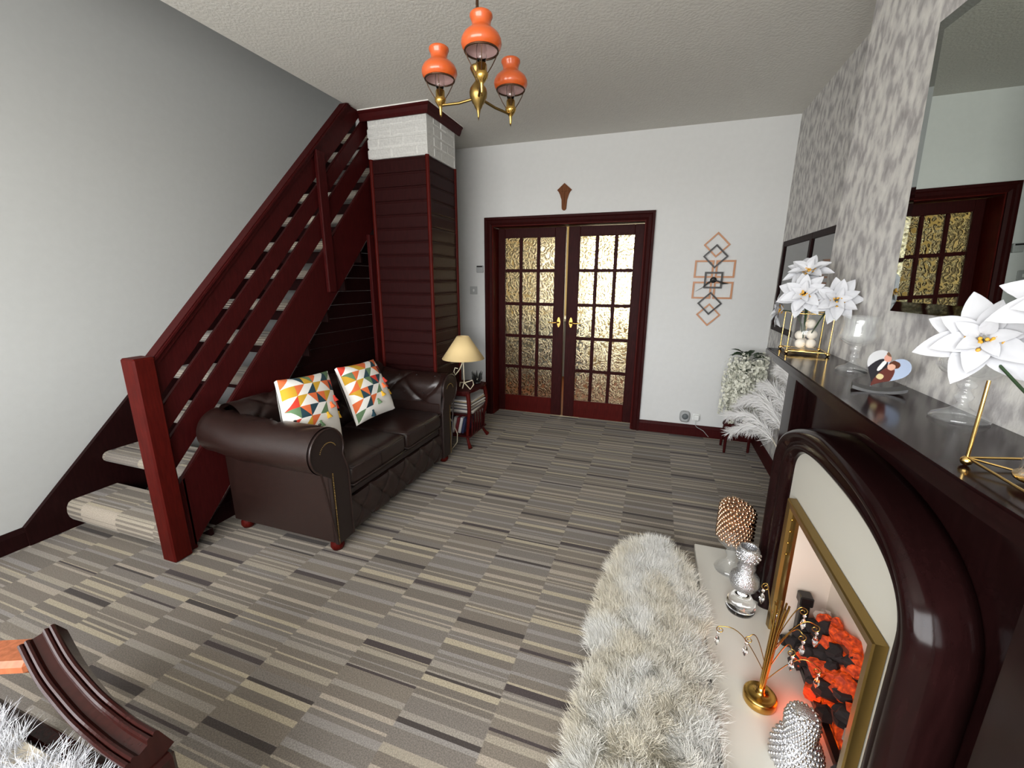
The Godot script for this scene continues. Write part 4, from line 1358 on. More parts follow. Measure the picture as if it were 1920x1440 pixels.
	for k in 18:
		var c := top.lerp(hook, (k + 0.5) / 18.0)
		var dir := (hook - top).normalized()
		var sd := dir.cross(n).normalized() if k % 2 == 0 else n
		tube(st, range(13).map(func(i): return c + dir * 0.0105 * cos(TAU * i / 12.0) + sd * 0.0055 * sin(TAU * i / 12.0)), 0.0015, 5, false)
	tube(st, [hook, hook + Vector3(0.012, 0.004, 0)], 0.004, 6)
	part("chain", st, M.steel, t)

# ------------------------------------------------------------------ flowers
var petal_mesh: ArrayMesh
func petals() -> void:
	var st := mb()
	grid(st, 10, 6, func(u: float, v: float) -> Vector3:
		var s := v * 2 - 1
		var w := 0.25 * pow(sin(PI * pow(u, 0.82) * 0.985 + 0.03), 0.85)
		var z := 0.16 * u - 0.34 * u * u + 0.30 * w * absf(s) * 1.4 + 0.012 * sin(u * 22.0 + absf(s) * 5.0) * absf(s)
		return Vector3(s * w, u, z))
	st.generate_normals()
	petal_mesh = st.commit()

func poinsettia(c: Vector3, n: Vector3, r: float, root: Vector3, sd: int, label: String, leaf := Vector3.ZERO) -> void:
	if petal_mesh == null: petals()
	var q := RandomNumberGenerator.new()
	q.seed = sd
	n = n.normalized()
	var t := thing("poinsettia", label, "flower", c, "white artificial poinsettias on the mantelpiece")
	var x := Vector3.UP.cross(n).normalized()
	if x.length() < 0.5: x = Vector3.RIGHT
	var y := n.cross(x)
	for ring in [[7, 1.0, 1.36, 0.0, 0.0], [6, 0.84, 1.1, 0.45, 0.006], [5, 0.52, 0.8, 0.2, 0.012]]:
		for i in ring[0]:
			var a: float = TAU * i / ring[0] + ring[3] + q.randf_range(-0.12, 0.12)
			var out := x * cos(a) + y * sin(a)
			var tilt: float = ring[2] + q.randf_range(-0.12, 0.12)
			var dir := (out * sin(tilt) + n * cos(tilt)).normalized()
			var nn := (n * sin(tilt) - out * cos(tilt)).normalized()
			var l: float = r * ring[1] * q.randf_range(0.9, 1.06)
			var bs := Basis(dir.cross(nn).normalized(), dir, nn)
			shared("petal", petal_mesh, M.petal, t, Transform3D(bs.scaled_local(Vector3(1.15, 1, 1) * l), out * 0.008 + n * ring[4]))
	var st := mb()
	for i in 40:
		var a := q.randf() * TAU
		var k := sqrt(q.randf()) * r * 0.26
		var p := (x * cos(a) + y * sin(a)) * k
		tube(st, [p, p * 1.25 + n * r * q.randf_range(0.12, 0.2)], 0.0012 + r * 0.006, 5)
		ball(st, p * 1.25 + n * r * q.randf_range(0.14, 0.22), r * 0.042, 6)
	part("stamens", st, M.stamen, t, true)
	st = mb()
	var b := root - c
	tube(st, [Vector3.ZERO, -n * 0.05, (-n * 0.07).lerp(b, 0.5), b], 0.003, 6)
	part("stem", st, M.leaf, t, true)
	if leaf != Vector3.ZERO:
		var dir := (leaf - c).normalized()
		var nn := (n - dir * n.dot(dir)).normalized()
		shared("leaf", petal_mesh, M.leaf, t, Transform3D(Basis(dir.cross(nn), dir, nn).scaled_local(Vector3.ONE * r * 0.85), (leaf - c) * 0.35))

# ------------------------------------------------------------------ on the mantel shelf
func wire_stand(label: String, corners: Array, h: float, y: float) -> void:
	var mid := Vector3.ZERO
	for c in corners: mid += Vector3(c.x, 0, c.y) / corners.size()
	var t := thing("flower_stand", label, "stand", Vector3(mid.x, y, mid.z), "gold wire flower stands")
	for i in corners.size():
		var c := Vector3(corners[i].x, y, corners[i].y)
		var e := Vector3(corners[(i + 1) % corners.size()].x, y, corners[(i + 1) % corners.size()].y)
		var st := mb()
		tube(st, [c + Vector3.UP * 0.012, c + Vector3.UP * h], 0.0028, 8)
		part("upright", st, M.gold, t)
		st = mb()
		tube(st, [c + Vector3.UP * 0.014, e + Vector3.UP * 0.014], 0.0024, 8)
		part("base_bar", st, M.gold, t)
		st = mb()
		ball(st, c + Vector3.UP * 0.0085, 0.0085, 14)
		part("ball_foot", st, M.gold, t)
	var st := mb()
	var n := corners.size()
	for i in n:
		tube(st, [Vector3(corners[i].x, y + 0.014, corners[i].y), Vector3(mid.x, y + 0.014, mid.z)], 0.002, 6)
	lathe(st, [Vector2(0, 0.012), Vector2(0.056, 0.012), Vector2(0.056, 0.016), Vector2(0, 0.016)], Vector3(mid.x, y, mid.z), 24)
	part("vase_rest", st, M.gold, t)
	st = mb()
	for i in n:
		var a := Vector3(corners[i].x, y + h, corners[i].y)
		tube(st, [a, Vector3(corners[(i + 1) % n].x, y + h, corners[(i + 1) % n].y)], 0.0024, 6)
	if h > 0.16: part("top_bar", st, M.gold, t)

func goblet(label: String, at: Vector3, h: float, r: float) -> void:
	var t := thing("glass_goblet", label, "goblet", at, "glass goblets on the mantel shelf")
	var st := mb()
	var o := [Vector2(0, 0), Vector2(0.9, 0), Vector2(0.95, 0.02), Vector2(0.85, 0.06), Vector2(0.4, 0.12), Vector2(0.2, 0.17), Vector2(0.16, 0.21), Vector2(0.28, 0.25), Vector2(0.3, 0.285), Vector2(0.18, 0.32), Vector2(0.17, 0.35), Vector2(0.3, 0.39), Vector2(0.32, 0.42), Vector2(0.22, 0.45), Vector2(0.5, 0.49), Vector2(0.88, 0.55), Vector2(1.05, 0.62), Vector2(1.06, 0.68), Vector2(0.96, 0.76), Vector2(0.95, 0.9), Vector2(1.0, 1.0), Vector2(0.965, 1.0), Vector2(0.9, 0.9), Vector2(0.9, 0.76), Vector2(0.98, 0.68), Vector2(0.97, 0.62), Vector2(0.82, 0.575), Vector2(0.45, 0.52), Vector2(0, 0.5)]
	var p := []
	for v in o: p.append(Vector2(v.x * r, v.y * h))
	lathe(st, p, Vector3.ZERO, 36)
	part("glass", st, M.goblet_glass, t, true)

func mantel_things() -> void:
	var y := 1.15
	wire_stand("gold wire stand at the far end of the mantel shelf, round a glass cylinder", [Vector2(0.545, -2.118), Vector2(0.688, -2.084), Vector2(0.7, -2.235), Vector2(0.556, -2.27)], 0.175, y)
	wire_stand("gold wire stand at the near end of the mantel shelf, beaded along its bars", [Vector2(0.522, -0.89), Vector2(0.518, -0.70), Vector2(0.69, -0.72), Vector2(0.66, -0.93)], 0.15, y)
	var at := Vector3(0.622, y + 0.0165, -2.177)
	var t := thing("glass_cylinder", "clear glass cylinder vase holding white balls on the far stand", "vase", at)
	var st := mb()
	lathe(st, [Vector2(0, 0), Vector2(0.052, 0), Vector2(0.052, 0.155), Vector2(0.049, 0.155), Vector2(0.049, 0.006), Vector2(0, 0.006)], Vector3.ZERO, 32)
	part("glass", st, M.clear_glass, t, true)
	var i := 0
	for b in [[-0.02, 0.027, 0.018, "bottom front white pompom in the glass cylinder"], [0.022, 0.027, 0.012, "bottom right white pompom in the glass cylinder"], [0.0, 0.027, -0.026, "bottom rear white pompom in the glass cylinder"], [-0.018, 0.06, -0.006, "middle left white pompom in the glass cylinder"], [0.02, 0.066, 0.014, "middle right white pompom in the glass cylinder"], [0.012, 0.112, 0.006, "topmost white pompom in the glass cylinder"]]:
		st = mb()
		var c := at + Vector3(b[0], b[1] + 0.0, b[2])
		grid(st, 18, 12, func(u: float, v: float) -> Vector3:
			var a := TAU * u
			var f := PI * v - PI / 2
			return c + Vector3(cos(a) * cos(f), sin(f), -sin(a) * cos(f)) * 0.0205 * (1.0 + 0.07 * sin(a * 9) * sin(f * 9)))
		solo("pompom", st, M.pompom, b[3], "pompom", "white pompoms in the glass cylinder")
		i += 1
	poinsettia(Vector3(0.55, 1.407, -2.02), Vector3(-0.42, 0.28, 0.85), 0.088, at + Vector3(-0.01, 0.05, 0.01), 1, "white poinsettia lowest in front of the far glass cylinder, facing the viewer")
	poinsettia(Vector3(0.648, 1.387, -1.98), Vector3(-0.1, 0.2, 1), 0.085, at + Vector3(0.01, 0.05, 0.01), 2, "white poinsettia on the right of the far bunch, turned towards the mirror")
	poinsettia(Vector3(0.58, 1.492, -2.12), Vector3(-0.35, 0.75, 0.6), 0.085, at + Vector3(0, 0.05, -0.01), 3, "white poinsettia topmost in the far bunch, before the dark alcove mirror", Vector3(0.55, 1.40, -2.2))
	poinsettia(Vector3(0.515, 1.335, -2.16), Vector3(-1, 0.1, -0.1), 0.075, at + Vector3(-0.01, 0.05, 0), 4, "white poinsettia on the left of the far bunch, seen from its side")
	var vz := thing("glass_cylinder", "clear glass cylinder vase on the near stand, mostly out of view", "vase", Vector3(0.6, y + 0.0165, -0.81))
	st = mb()
	lathe(st, [Vector2(0, 0), Vector2(0.052, 0), Vector2(0.052, 0.155), Vector2(0.049, 0.155), Vector2(0.049, 0.006), Vector2(0, 0.006)], Vector3.ZERO, 32)
	part("glass", st, M.clear_glass, vz, true)
	poinsettia(Vector3(0.607, 1.347, -1.08), Vector3(-0.45, 0.3, 0.85), 0.088, Vector3(0.6, 1.22, -0.81), 5, "large white poinsettia over the near goblet, its gold centre facing the room", Vector3(0.70, 1.275, -1.03))
	poinsettia(Vector3(0.64, 1.42, -0.955), Vector3(-0.4, 0.5, 0.8), 0.09, Vector3(0.6, 1.22, -0.81), 6, "white poinsettia cut by the right edge of the picture, before the mirror", Vector3(0.72, 1.33, -1.0))
	goblet("clear glass goblet standing between the far flowers and the heart photo", Vector3(0.664, y, -1.775), 0.192, 0.05)
	goblet("clear glass goblet standing behind the large near poinsettia", Vector3(0.672, y, -1.205), 0.2, 0.055)
	# heart shaped photograph
	var hp := thing("heart_photo", "heart shaped glass photo of a couple on a black curved stand", "photo frame", Vector3(0.625, y, -1.455))
	st = mb()
	var base := PackedVector2Array()
	for k in 21: base.append(Vector2(-0.058 + 0.12 * k / 20.0, 0.006 + 0.012 * pow(absf(k / 20.0 - 0.45) * 2, 2.0)))
	for k in range(20, -1, -1): base.append(Vector2(-0.058 + 0.12 * k / 20.0, 0.0 + 0.009 * pow(absf(k / 20.0 - 0.45) * 2, 3.0)))
	prism(st, base, Transform3D(Basis(Vector3(0.95, 0, 0.31), Vector3.UP, Vector3(-0.31, 0, 0.95)), Vector3(0, 0, -0.03)), 0.06)
	part("stand", st, M.black, hp, true)
	var n := Vector3(-0.42, 0.18, 0.89).normalized()
	var ux := Vector3.UP.cross(n).normalized()
	var uy := n.cross(ux)
	var g := deg_to_rad(-24)
	var hx := ux * cos(g) + uy * sin(g)
	var hy := -ux * sin(g) + uy * cos(g)
	var heart := PackedVector2Array()
	for k in 48:
		var a := TAU * k / 48
		heart.append(Vector2(0.0031 * 16 * pow(sin(a), 3), 0.0036 * (13 * cos(a) - 5 * cos(2 * a) - 2 * cos(3 * a) - cos(4 * a))))
	var hb := Basis(hx, hy, n)
	var hc := Vector3(-0.002, 0.068, 0.002)
	st = mb()
	prism(st, heart, Transform3D(hb, hc - n * 0.018), 0.017)
	part("glass_heart", st, M.silver, hp, true)
	st = mb()
	st.set_smooth_group(-1)
	var tr := Geometry2D.triangulate_polygon(heart)
	for k in range(0, tr.size(), 3):
		var v := [tr[k], tr[k + 1], tr[k + 2]]
		if (heart[v[1]] - heart[v[0]]).cross(heart[v[2]] - heart[v[0]]) > 0: v.reverse()
		for w in v:
			st.set_uv(Vector2(heart[w].x / 0.1 + 0.5, 0.5 - heart[w].y / 0.116))
			st.add_vertex(hc + hb * Vector3(heart[w].x, heart[w].y, 0.0004) * 1.0)
	var pm := mat("couple_print", Color(0.9, 0.9, 0.9), 0.6)
	pm.metallic_specular = 0.1
	pm.albedo_texture = couple_image()
	part("photo_print", st, pm, hp, true)

func couple_image() -> ImageTexture:                                     # two small figures side by side, blurred as in a print
	var im := Image.create(96, 112, false, Image.FORMAT_RGB8)
	im.fill(c8(168, 182, 206))
	im.fill_rect(Rect2i(0, 0, 30, 112), c8(196, 196, 198))
	var disc := func(x: int, y: int, rx: int, ry: int, c: Color) -> void:
		for j in range(maxi(0, y - ry), mini(112, y + ry)):
			for i in range(maxi(0, x - rx), mini(96, x + rx)):
				if pow(float(i - x) / rx, 2) + pow(float(j - y) / ry, 2) < 1: im.set_pixel(i, j, c)
	disc.call(34, 84, 20, 50, c8(44, 42, 46))
	disc.call(37, 52, 5, 18, c8(226, 222, 218))
	disc.call(38, 26, 10, 13, c8(206, 150, 132))
	disc.call(36, 17, 9, 7, c8(110, 84, 66))
	disc.call(58, 84, 16, 40, c8(96, 52, 46))
	disc.call(55, 42, 9, 12, c8(214, 166, 144))
	disc.call(58, 37, 12, 10, c8(88, 52, 40))
	disc.call(56, 46, 8, 9, c8(214, 166, 144))
	disc.call(50, 80, 8, 8, c8(200, 186, 140))
	return ImageTexture.create_from_image(im)

# ------------------------------------------------------------------ on the hearth
func beads_on(st_fn: Callable, n: int, r: float) -> Array:               # places of n beads on a surface given by (u, v)
	var out := []
	var g := (1.0 + sqrt(5.0)) / 2.0
	for i in n:
		var p: Vector3 = st_fn.call(fposmod(i / g, 1.0), (i + 0.5) / n)
		out.append(Transform3D(Basis().scaled(Vector3.ONE * r), p))
	return out

func unit_ball() -> ArrayMesh:
	var st := mb()
	ball(st, Vector3.ZERO, 1.0, 10)
	st.generate_normals()
	return st.commit()

func hearth_things() -> void:
	var y := 0.04
	var ub := unit_ball()
	# goblet heaped with gold beads
	var c := Vector3(0.447, y, -2.11)
	var t := thing("bead_goblet", "glass goblet heaped with rose gold beads at the far end of the hearth", "ornament", c)
	var st := mb()
	lathe(st, [Vector2(0, 0), Vector2(0.07, 0), Vector2(0.072, 0.006), Vector2(0.05, 0.025), Vector2(0.022, 0.05), Vector2(0.018, 0.08), Vector2(0.03, 0.1), Vector2(0.022, 0.12), Vector2(0.05, 0.14), Vector2(0.074, 0.165), Vector2(0.078, 0.19), Vector2(0.078, 0.25), Vector2(0.074, 0.25), Vector2(0.073, 0.19), Vector2(0.066, 0.168), Vector2(0.03, 0.146), Vector2(0, 0.142)], c, 32)
	part("glass", st, M.goblet_glass, t)
	many("beads", ub, M.rose_gold, t, beads_on(func(u: float, v: float) -> Vector3:
		var a := TAU * u
		var yy := 0.165 + 0.225 * v
		var r := 0.062 if v < 0.1 else (0.078 if v < 0.78 else 0.078 * sqrt(maxf(0.0, 1 - pow((v - 0.78) / 0.22, 2.0))))
		return c + Vector3(cos(a) * r, yy - (0.02 * (0.5 + 0.5 * cos(a)) if v > 0.6 else 0.0), sin(a) * r), 330, 0.0088))
	# stacked mercury glass votive
	var ms := mat("mercury_glass", c8(206, 208, 212), 0.1, 0.85)
	relief(ms, 0.4, noise_tex(0.12, Color(0, 0, 0), Color(1, 1, 1), 256, 2, FastNoiseLite.TYPE_CELLULAR, 6))
	ms.uv1_triplanar = true; ms.uv1_scale = Vector3(8, 8, 8)
	c = Vector3(0.452, y, -1.83)
	t = thing("glass_candle_holder", "stacked silvered glass candle holder beside the far leg of the surround", "candle holder", c)
	st = mb()
	lathe(st, [Vector2(0, 0), Vector2(0.056, 0), Vector2(0.06, 0.015), Vector2(0.056, 0.045), Vector2(0.036, 0.075), Vector2(0.017, 0.088), Vector2(0.026, 0.1), Vector2(0, 0.1)], c, 28)
	part("foot", st, M.crystal, t)
	st = mb()
	lathe(st, [Vector2(0.024, 0.1), Vector2(0.05, 0.118), Vector2(0.06, 0.145), Vector2(0.056, 0.172), Vector2(0.04, 0.192), Vector2(0.032, 0.2), Vector2(0.037, 0.22), Vector2(0.03, 0.238), Vector2(0.04, 0.252), Vector2(0.046, 0.275), Vector2(0.043, 0.3), Vector2(0.036, 0.314), Vector2(0.03, 0.314), Vector2(0.036, 0.3), Vector2(0.036, 0.27), Vector2(0, 0.262)], c, 28)
	part("silvered_bowl", st, ms, t)
	many("beads", ub, M.silver, t, beads_on(func(u: float, v: float) -> Vector3:
		var a := TAU * u
		var r := 0.046 * sqrt(maxf(0.0, 1 - pow(v * 2 - 1, 2.0) * 0.35))
		return c + Vector3(cos(a) * r, 0.255 + 0.045 * v, sin(a) * r), 60, 0.005))
	# beaded votive in front
	c = Vector3(0.5, y, -1.195)
	t = thing("beaded_votive", "silver beaded votive holder at the near end of the hearth", "candle holder", c)
	var body := [Vector2(0, 0), Vector2(0.06, 0), Vector2(0.068, 0.02), Vector2(0.066, 0.06), Vector2(0.052, 0.095), Vector2(0.04, 0.11), Vector2(0.041, 0.135), Vector2(0.044, 0.16), Vector2(0.038, 0.185), Vector2(0.024, 0.198), Vector2(0, 0.2)]
	st = mb()
	lathe(st, body, c, 28)
	part("body", st, ms, t)
	many("beads", ub, M.silver, t, beads_on(func(u: float, v: float) -> Vector3:
		var yy := 0.195 * v
		var r := 0.0
		for k in body.size() - 1:
			if yy >= body[k].y and yy <= body[k + 1].y and body[k + 1].y > body[k].y: r = lerpf(body[k].x, body[k + 1].x, (yy - body[k].y) / (body[k + 1].y - body[k].y))
		return c + Vector3(cos(TAU * u) * r, yy, sin(TAU * u) * r), 380, 0.0058))
	# golden tree with crystal drops
	c = Vector3(0.442, y, -1.378)
	t = thing("crystal_tree", "gold wire tree hung with crystal drops on a round gold base", "ornament", c)
	st = mb()
	lathe(st, [Vector2(0, 0), Vector2(0.05, 0), Vector2(0.052, 0.004), Vector2(0.052, 0.03), Vector2(0.046, 0.037), Vector2(0.038, 0.034), Vector2(0.03, 0.038), Vector2(0.016, 0.036), Vector2(0.012, 0.045), Vector2(0.01, 0.06), Vector2(0, 0.06)], c, 40)
	part("base", st, M.brass, t)
	st = mb()
	for k in 9:
		var a := TAU * k / 9
		var o := Vector3(cos(a), 0, sin(a))
		tube(st, [c + o * 0.006 + Vector3.UP * 0.04, c + o * 0.009 + Vector3(0.004, 0.16, 0), c + o * 0.011 + Vector3(0.01, 0.3, 0), c + o * 0.02 + Vector3(0.016, 0.4, 0)], 0.0032, 6)
	part("trunk", st, M.brass, t)
	var kind := 0
	for e in [[-0.15, 0.265, 0.0, 0.14], [-0.066, 0.268, 0.02, 0.16], [-0.035, 0.46, -0.01, 0.3], [0.075, 0.405, 0.0, 0.26], [0.112, 0.36, 0.01, 0.24], [0.135, 0.215, 0.02, 0.12], [0.07, 0.34, 0.04, 0.22], [0.02, 0.33, -0.07, 0.2], [0.035, 0.31, 0.08, 0.16]]:
		var tip := c + Vector3(e[0], e[1], e[2])
		var root: Vector3 = c + Vector3(0.006, e[3] - 0.03, 0)
		var side := signf(e[0])
		var pts := []
		for i in 11:
			var s := i / 10.0
			pts.append(root.lerp(tip, s) + Vector3.UP * 0.06 * sin(PI * s) + Vector3(side * 0.01 * sin(PI * s), 0, 0))
		for i in range(1, 15):                                            # the curl at the end of a branch
			var s := i / 14.0
			var a := PI / 2 - s * TAU * 1.3
			var r := 0.014 * (1 - s * 0.75)
			pts.append(tip + Vector3(side * r * cos(a), r * sin(a) - 0.014, 0))
		st = mb()
		tube(st, pts, 0.0016, 5)
		var br := part("branch", st, M.brass, t)
		st = mb()
		var d := tip + Vector3(side * 0.006, -0.03, 0)
		ball(st, d, 0.0055, 8)
		lathe(st, [Vector2(0, -0.052), Vector2(0.005, -0.042), Vector2(0.009, -0.03), Vector2(0.006, -0.016), Vector2(0.0, -0.006)], d, 8, Basis(), -1)
		part("crystal_drop", st, M.crystal, br, true)
		kind += 1

# ------------------------------------------------------------------ white flowers and pampas in the corner
func corner_plants() -> void:
	var t := thing("stool", "low dark three-legged stool under the white flowers in the corner", "stool", Vector3(0.74, 0, -3.93))
	var st := mb()
	lathe(st, [Vector2(0, 0.235), Vector2(0.12, 0.235), Vector2(0.125, 0.245), Vector2(0.12, 0.262), Vector2(0, 0.262)], Vector3(0.74, 0, -3.93), 28)
	part("seat", st, M.mahogany, t)
	for p in [Vector3(0.645, 0, -3.87), Vector3(0.64, 0, -4.05), Vector3(0.84, 0, -3.93)]:
		st = mb()
		var up: Vector3 = Vector3(0.74, 0.24, -3.93).lerp(Vector3(p.x, 0.24, p.z), 0.8)
		tube(st, [Vector3(p.x, 0.0, p.z), p + Vector3.UP * 0.1, up], [0.011, 0.012, 0.017], 8)
		part("leg", st, M.mahogany, t)
	# trailing white blossom
	t = thing("white_blossom", "tall trailing bunch of small white blossoms with green leaves on top", "flowers", Vector3(0.74, 0.262, -3.95))
	var q := RandomNumberGenerator.new()
	q.seed = 5
	st = mb()
	for k in 5:                                                          # one floret of five round petals
		var a := TAU * k / 5
		var o := Vector3(cos(a), 0.0, sin(a))
		var s := Vector3(-sin(a), 0, cos(a))
		st.set_smooth_group(k + 1)
		quad(st, o * 0.05, o * 0.6 + s * 0.42 + Vector3.UP * 0.22, o * 1.0 + Vector3.UP * 0.3, o * 0.6 - s * 0.42 + Vector3.UP * 0.22)
	st.generate_normals()
	var fl := st.commit()
	var places := []
	var stems := mb()
	for k in 30:                                                         # hanging clusters round a middle stem
		var a := TAU * k / 30.0 * 3.1
		var rr := q.randf_range(0.03, 0.155)
		var top := Vector3(0.745 + cos(a) * rr * 0.95, q.randf_range(0.62, 0.86), -3.96 + sin(a) * rr * 0.75)
		var len := q.randf_range(0.3, 0.5)
		tube(stems, [Vector3(0.745, 0.55, -3.96), Vector3(0.745, 0.72, -3.96).lerp(top, 0.6) + Vector3.UP * 0.03, top, top + Vector3(cos(a) * 0.02, -len, sin(a) * 0.015)], 0.0015, 4)
		for i in 110:
			var s := q.randf()
			var w := 0.034 * (1.0 - 0.55 * s)
			var d := Vector3(q.randf_range(-1, 1), q.randf_range(-1, 1), q.randf_range(-1, 1)).normalized()
			var b := Basis(Quaternion(Vector3.UP, d))
			places.append(Transform3D(b.scaled_local(Vector3.ONE * q.randf_range(0.010, 0.017)), top + Vector3(cos(a) * 0.02 * s, -len * s, sin(a) * 0.015 * s) + d * w))
	tube(stems, [Vector3(0.745, 0.262, -3.96), Vector3(0.745, 0.55, -3.96), Vector3(0.745, 0.72, -3.96)], 0.006, 6)
	part("stems", stems, M.leaf, t)
	many("blossoms", fl, M.blossom, t, places)
	if petal_mesh == null: petals()
	for k in 11:
		var a := TAU * k / 11 + q.randf() * 0.4
		var d := Vector3(cos(a), q.randf_range(0.0, 0.7), sin(a) * 0.8).normalized()
		var nn := (Vector3.UP - d * d.y).normalized()
		shared("leaf", petal_mesh, M.leaf, t, Transform3D(Basis(d.cross(nn), d, nn).scaled_local(Vector3.ONE * q.randf_range(0.08, 0.115)), Vector3(0.745, 0.85, -3.96) - t.position + Vector3(cos(a) * 0.04, q.randf_range(-0.03, 0.03), sin(a) * 0.03)))
	# pampas grass leaning out from behind the fireplace
	var root := Vector3(0.80, 0.30, -2.86)
	var vs := thing("floor_vase", "pale floor vase holding pampas grass behind the mantelpiece", "vase", Vector3(0.83, 0, -2.72))
	st = mb()
	lathe(st, [Vector2(0, 0), Vector2(0.06, 0), Vector2(0.085, 0.08), Vector2(0.085, 0.16), Vector2(0.05, 0.25), Vector2(0.045, 0.3), Vector2(0.055, 0.32), Vector2(0.048, 0.32), Vector2(0.04, 0.3), Vector2(0.04, 0.26), Vector2(0, 0.2)], Vector3.ZERO, 28)
	part("body", st, M.cream_stone, vs, true)
	root = Vector3(0.83, 0.3, -2.73)
	var hair := blade()
	var n := 0
	for e in [[0.60, 0.42, -3.62, "lowest white pampas plume but one, spreading left towards the stool"], [0.62, 0.30, -3.55, "lowest white pampas plume, drooping over the skirting board"], [0.70, 0.55, -3.6, "white pampas plume pointing at the trailing blossom"], [0.78, 0.70, -3.5, "white pampas plume rising in the middle of the fan"], [0.86, 0.86, -3.4, "tallest white pampas plume, close to the alcove wall"], [0.74, 0.38, -3.4, "short white pampas plume low beside the surround"], [0.82, 0.58, -3.3, "white pampas plume half hidden by the mantel shelf"], [0.68, 0.46, -3.75, "longest white pampas plume, reaching to the stool"]]:
		var tip := Vector3(e[0], e[1], e[2])
		var p := thing("pampas_plume", e[3], "pampas grass", root, "white pampas plumes in the alcove")
		var line := func(s: float) -> Vector3: return root.lerp(tip, s) + Vector3.UP * (0.20 + 0.02 * n) * sin(PI * s) * (1 - 0.3 * s)
		st = mb()
		tube(st, range(11).map(func(i): return line.call(i / 10.0)), 0.002, 5)
		part("stem", st, M.pelt, p)
		var tufts := []
		var cols := []
		for i in 900:
			var s := 0.28 + 0.72 * pow(q.randf(), 0.8)
			var pos: Vector3 = line.call(s)
			var dir: Vector3 = (line.call(minf(1.0, s + 0.02)) - line.call(s - 0.02)).normalized()
			var side := Vector3(q.randf_range(-1, 1), q.randf_range(-1, 1), q.randf_range(-1, 1)).normalized()
			var d := (dir * 1.1 + side * 0.9 + Vector3.DOWN * 0.25).normalized()
			var l := q.randf_range(0.06, 0.12) * (1.0 - 0.35 * absf(s - 0.6))
			var bx := d.cross(side).normalized()
			tufts.append(Transform3D(Basis(bx, d, bx.cross(d)) * Basis.from_scale(Vector3(0.0032, l, 0.0032)), pos))
			var g := q.randf_range(0.68, 0.86)
			cols.append(Color(g, g * 0.99, g * 0.98))
		many("plume", hair, M.fur, p, tufts, cols)
		n += 1

# ------------------------------------------------------------------ sheepskins
func fur_patch(parent: Node3D, called: String, inside: PackedVector2Array, top: Callable, count: int, len: float, wide: float, tint: Callable, sd: int, lean := Vector3(-0.25, 0, 0.3)) -> void:
	var q := RandomNumberGenerator.new()
	q.seed = sd
	var lo := inside[0]
	var hi := inside[0]
	for v in inside:
		lo = lo.min(v); hi = hi.max(v)
	var f := FastNoiseLite.new()
	f.frequency = 4.5
	f.seed = sd
	f.fractal_octaves = 2
	var centre := (lo + hi) / 2
	var places := []
	var cols := []
	while places.size() < count:
		var p := Vector2(q.randf_range(lo.x, hi.x), q.randf_range(lo.y, hi.y))
		if not Geometry2D.is_point_in_polygon(p, inside): continue
		var y: float = top.call(p)
		var out := Vector3(p.x - centre.x, 0, (p.y - centre.y) * 0.35) / maxf(0.05, hi.x - lo.x) * 1.6
		var w := Vector3(f.get_noise_2d(p.x * 2.2, p.y * 2.2), 0, f.get_noise_2d(p.x * 2.2 + 31, p.y * 2.2)) * 1.9
		var edge := clampf(out.length(), 0, 1)
		var d := (Vector3.UP * lerpf(0.75, 0.35, edge) + out * 0.75 + w + lean + Vector3(q.randf_range(-1, 1), q.randf_range(-0.3, 0.3), q.randf_range(-1, 1)) * 0.35).normalized()
		var sdv := d.cross(Vector3(q.randf_range(-1, 1), 0.3, q.randf_range(-1, 1))).normalized()
		var l := len * q.randf_range(0.65, 1.2)
		places.append(Transform3D(Basis(sdv, d, sdv.cross(d)) * Basis.from_scale(Vector3(wide * q.randf_range(0.7, 1.3), l, l * 0.8)), Vector3(p.x, y, p.y)))
		cols.append(tint.call(p, f.get_noise_2d(p.x + 9, p.y * 0.7), q.randf()))
	many(called, blade(), M.fur, parent, places, cols)

func rug() -> void:
	var t := thing("sheepskin_rug", "cream sheepskin rug lying along the edge of the hearth", "rug", Vector3(0.07, 0, -1.4))
	var o := PackedVector2Array([Vector2(-0.10, -1.98), Vector2(-0.05, -2.12), Vector2(0.05, -2.20), Vector2(0.15, -2.19), Vector2(0.23, -2.08), Vector2(0.275, -1.85), Vector2(0.285, -1.6), Vector2(0.285, -1.3), Vector2(0.288, -1.1), Vector2(0.29, -0.8), Vector2(0.26, -0.5), Vector2(0.08, -0.42), Vector2(-0.10, -0.5), Vector2(-0.15, -0.8), Vector2(-0.135, -1.1), Vector2(-0.14, -1.35), Vector2(-0.135, -1.65)])
	var st := mb()
	prism(st, o, Transform3D(Basis(Vector3.RIGHT, Vector3.BACK, Vector3.DOWN), Vector3(0, 0.02, 0)), 0.019)
	part("pelt", st, M.pelt, t)
	var dome := func(p: Vector2) -> float: return 0.014 + 0.03 * maxf(0.0, 1.0 - pow((p.x - 0.08) / 0.26, 2.0))
	fur_patch(t, "wool", o, dome, 120000, 0.066, 0.0011, func(_p: Vector2, n: float, r: float) -> Color:
		var k := clampf(0.5 + n * 1.6, 0, 1)
		var c := Color(0.86, 0.85, 0.81).lerp(Color(0.78, 0.71, 0.55), k * 0.65)
		return c * (0.86 + 0.14 * r), 3)

